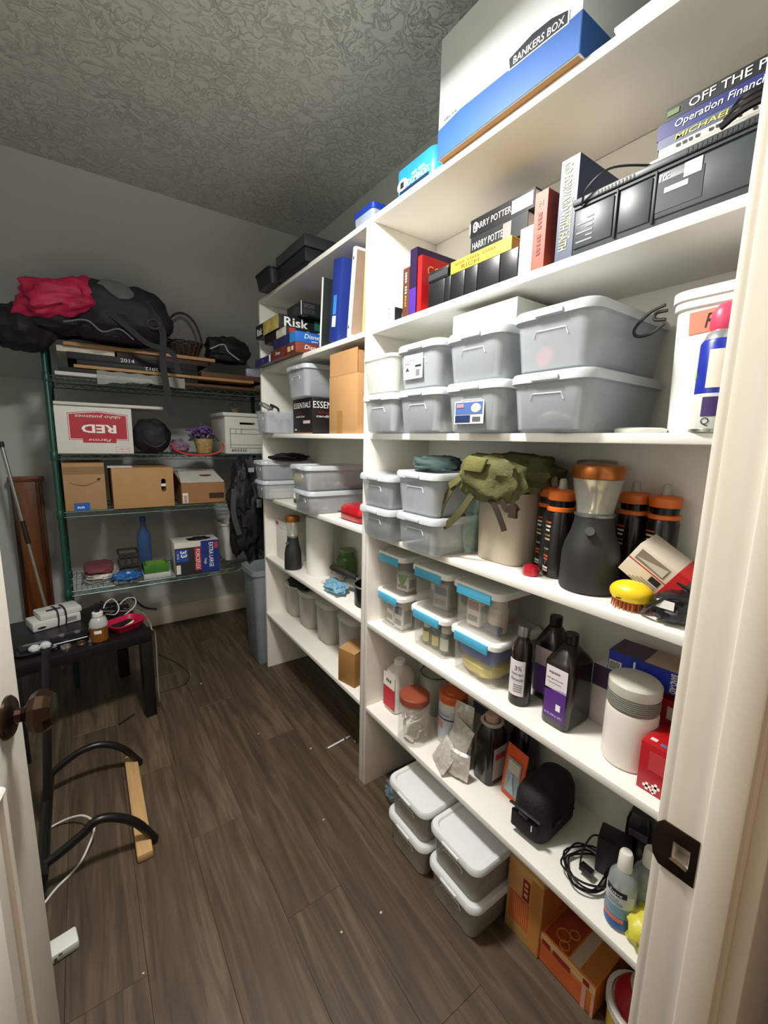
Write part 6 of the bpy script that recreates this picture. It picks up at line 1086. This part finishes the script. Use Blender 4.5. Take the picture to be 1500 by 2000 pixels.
# amber bottle with black pump
t = thing('pump_bottle', 'clear bottle of amber liquid with black pump on the side table', 'bottle', (.008, 2.300, zb), TR); r = .037
G().lathe([(r-.004, 0), (r, .005), (r, .072)], 26).build('amber_liquid', M('#7a4a1c', .25, var=.1), t); G().lathe([(r, .072), (r, .088), (r*.75, .108), (.020, .116), (.020, .122)], 26).build('clear_neck', M('#c9cdc9', .15, alpha=.75), t); G().lathe([(.022, .120), (.022, .138), (.018, .140)], 20).build('collar', M('#dadbd4', .35), t); G().lathe([(.010, .14), (.012, .15), (.011, .178), (.006, .182)], 14).tube([(0, 0, .172), (-.03, -.01, .174)], .005, 8).build('pump', M('#131315', .4), t); wrap(t, 'label', PAPER, r, .045, .06, -.7, .1, 8)
# pink tray
t = thing('pink_tray', 'magenta plastic tray holding small sticks on the side table', 'tray', (.120, 2.400, zb), TR+.35); PK = M('#b5123f', .35, var=.08)
G().loft([(rrect(.13, .10, .03, 5), 0), (rrect(.16, .13, .038, 5), .030), (rrect(.168, .138, .04, 5), .031), (rrect(.168, .138, .04, 5), .035), (rrect(.152, .122, .035, 5), .035), (rrect(.124, .094, .028, 5), .004)]).build('tray', PK, t, smooth=40); G().box(-.05, .05, .0, .045, .005, .018).build('black_insert', M('#141416', .5), t, .003)
for k, cc in enumerate(('#d9d4b0', '#cfe0a0', '#e6e2d8')):
    o = G().tube([(0, 0, 0), (.05, .008*k, .006)], .0045, 8).build('chalk_stick', M(cc, .7), None); o.location = (.105+.008*k, 2.375+.006*k, zb+.0085); o.rotation_euler = (0, 0, .5); tag(o, ['cream', 'pale green', 'white'][k]+' stick lying in the magenta tray', 'stick')
# cables on the table
WC = M('#d9d7cc', .45); BC = M('#0f0f11', .4)
tag(G().tube(bez([P(200, 1205), P(205, 1180, .05), P(220, 1170, .07), P(232, 1185, .06), P(225, 1200, .03), P(205, 1200, .01), P(210, 1215, .01)]), .0032, 7).build('white_cable', WC, None), 'white cable looped behind the amber bottle', 'cable')
tag(G().tube(bez([P(225, 1190, .01), P(245, 1170, .05), P(262, 1168, .06), P(264, 1182, .05), P(245, 1200, .03), P(222, 1214, .02)]), .0032, 7).build('white_cable', WC, None), 'white cable looped over the magenta tray', 'cable')
q = [P(240, 1188, .008), P(275, 1195, .01), P(292, 1215, .012), P(296, 1228, .0)]; e = q[-1]
tag(G().tube(bez(q+[Vector((.242, 2.335, .40)), Vector((.240, 2.33, .22)), Vector((.238, 2.32, .06)), Vector((.242, 2.35, .004))]), .0032, 7).build('grey_cable', M('#8f8c84', .5), None), 'grey cable hanging down beside the table leg', 'cable')
g = G(); rs = random.Random(12)
for k in range(5):
    pts = [P(215+rs.uniform(-30, 50), 1180+rs.uniform(-6, 22), rs.uniform(.006, .05)) for _ in range(5)]; g.tube(bez(pts), .0035, 6)
g.tube(bez([P(255, 1165, .03), P(280, 1185, .03), P(305, 1190, .025)]), .006, 8)
tag(g.build('black_cables', BC, None), 'tangle of black cables on the side table', 'cable')
fl = lambda px, py, z=.003: hit(px, py, 'z', z)
tag(G().tube(bez([fl(302, 1275), fl(340, 1292), fl(368, 1315), fl(362, 1335), fl(335, 1346), fl(305, 1354)]), .0022, 6).build('thin_cable', M('#1a1512', .5), None), 'thin dark cable curling on the floor beside the table', 'cable')
o = G().tube([fl(232, 1415, .005), fl(262, 1395, .005)], .004, 6).build('dark_stick', M('#15100d', .6), None); tag(o, 'short dark stick on the floor under the table', 'stick')

# curved black frame with a wooden slat (floor stand behind the door)
t = thing('floor_stand', 'black tubular stand with two curved arms and a wooden slat', 'stand', (0, 0, 0), 0); BKT = M('#121110', .35, var=.2)
def yz(px, py, y): p = hit(px, py, 'y', y); return Vector((p.x, y, max(.012, p.z)))
f_ = [yz(274, 1489, 1.935), yz(240, 1462, 1.935), yz(200, 1454, 1.935), yz(160, 1466, 1.935), yz(125, 1490, 1.935), yz(97, 1515, 1.935)]
n_ = [yz(303, 1638, 1.50), yz(268, 1608, 1.50), yz(230, 1597, 1.50), yz(190, 1602, 1.50), yz(160, 1630, 1.50), yz(110, 1672, 1.50), yz(85, 1690, 1.50)]
G().tube(bez(f_), .013, 12).build('arm', BKT, t); G().tube(bez(n_), .0135, 12).build('arm', BKT, t)
fe, ne = f_[-1], n_[-1]
G().tube([Vector((fe.x, fe.y+.02, fe.z)), Vector((ne.x, ne.y-.05, ne.z))], .015, 10).build('base_bar', BKT, t)
mp_ = fe.lerp(ne, .35); G().tube([mp_, Vector((mp_.x+.035, mp_.y+.10, .62))], .014, 10).build('upright', BKT, t); G().tube([Vector((ne.x, ne.y-.02, ne.z)), Vector((ne.x-.01, ne.y-.02, .0125))], .014, 10).build('foot', BKT, t); G().tube([Vector((fe.x, fe.y, fe.z)), Vector((fe.x-.01, fe.y, .0125))], .014, 10).build('foot', BKT, t)
a, b = hit(255, 1478, 'z', .02), hit(284, 1672, 'z', .02); a.z = b.z = 0; dd = (b-a); L_ = dd.length; ang = math.atan2(dd.y, dd.x)
o = G().box(-L_/2, L_/2, -.024, .024, 0, .030).build('slat', M('#c09a68', .6, var=.12, vscale=12, stretch=(.6, 8, 8)), t, .006); o.location = ((a.x+b.x)/2, (a.y+b.y)/2, .0005); o.rotation_euler = (0, 0, ang)
tag(G().tube(bez([fl(80, 1628), fl(95, 1618), fl(130, 1600, .02), fl(160, 1593, .04), fl(180, 1602, .05), fl(184, 1618, .06), fl(178, 1640, .03), fl(160, 1680, .006), fl(140, 1705), fl(110, 1735), fl(86, 1765)]), .0036, 7).build('white_cable', WC, None), 'white cable draped over the curved arm of the black stand', 'cable')
a = fl(128, 1872, 0); t = thing('plug_adapter', 'white plug adapter lying on the floor beside the door', 'plug adapter', (a.x-.005, a.y+.027, .0005), .15); G().box(-.05, .034, -.026, .026, 0, .028).build('case', M('#dcdcd4', .4), t, .006); plate(t, 'dark_slot', M('#5a4c44', .6), 'front', -.026, -.022, -.016, .006, .018); plate(t, 'dark_slot', M('#5a4c44', .6), 'front', -.026, -.012, -.004, .020, .023)  # slots are dark plates with the shade of the openings painted in
# pen and crumbs on the floor
a, b = fl(637, 1463, .004), fl(685, 1437, .004); t = thing('pen', 'white and grey pen lying on the floor by the shelves', 'pen', a, 0); v = b-a
G().tube([v*.06, v*.72], .0042, 10).build('barrel', M('#e6e6e2', .35), t); G().tube([v*.72, v*.78], .0045, 10).build('ring', M('#55585a', .3, metal=.7), t); G().tube([v*.78, v*.95, v], [.0042, .0025, .0008], 10).build('tip', M('#cfd0cc', .3), t); G().tube([v*.0, v*.06], .0030, 8).build('button', M('#6d6f70', .4), t)
for k, (px, py, s_) in enumerate(((744, 1784, .0045), (607, 1463, .005), (505, 1434, .004), (667, 1822, .004), (393, 1336, .005), (693, 1449, .004), (632, 1602, .004), (280, 1902, .003))):
    p = fl(px, py, 0); o = G().blob((0, 0, s_*.5), (s_, s_*.8, s_*.6), 8, 6, .3, 2, k, flatz=0).build('paper_scrap', M('#cfc8bc', .8), None); o.location = (p.x, p.y, .0004); tag(o, ['bright paper scrap on the floor beside the white-lidded bins', 'pale paper scrap beside the pen', 'pale paper scrap on the open floor facing the shelf-unit end', 'faint paper scrap on the floor beside the bright one', 'white paper scrap on the floor beside the thin dark cable', 'pale paper scrap between the pen and the shelf post', 'faint paper scrap on the open floor facing the white-lidded bins', 'tiny paper scrap on the floor facing the plug adapter'][k], 'scrap', 'paper scraps on the floor')
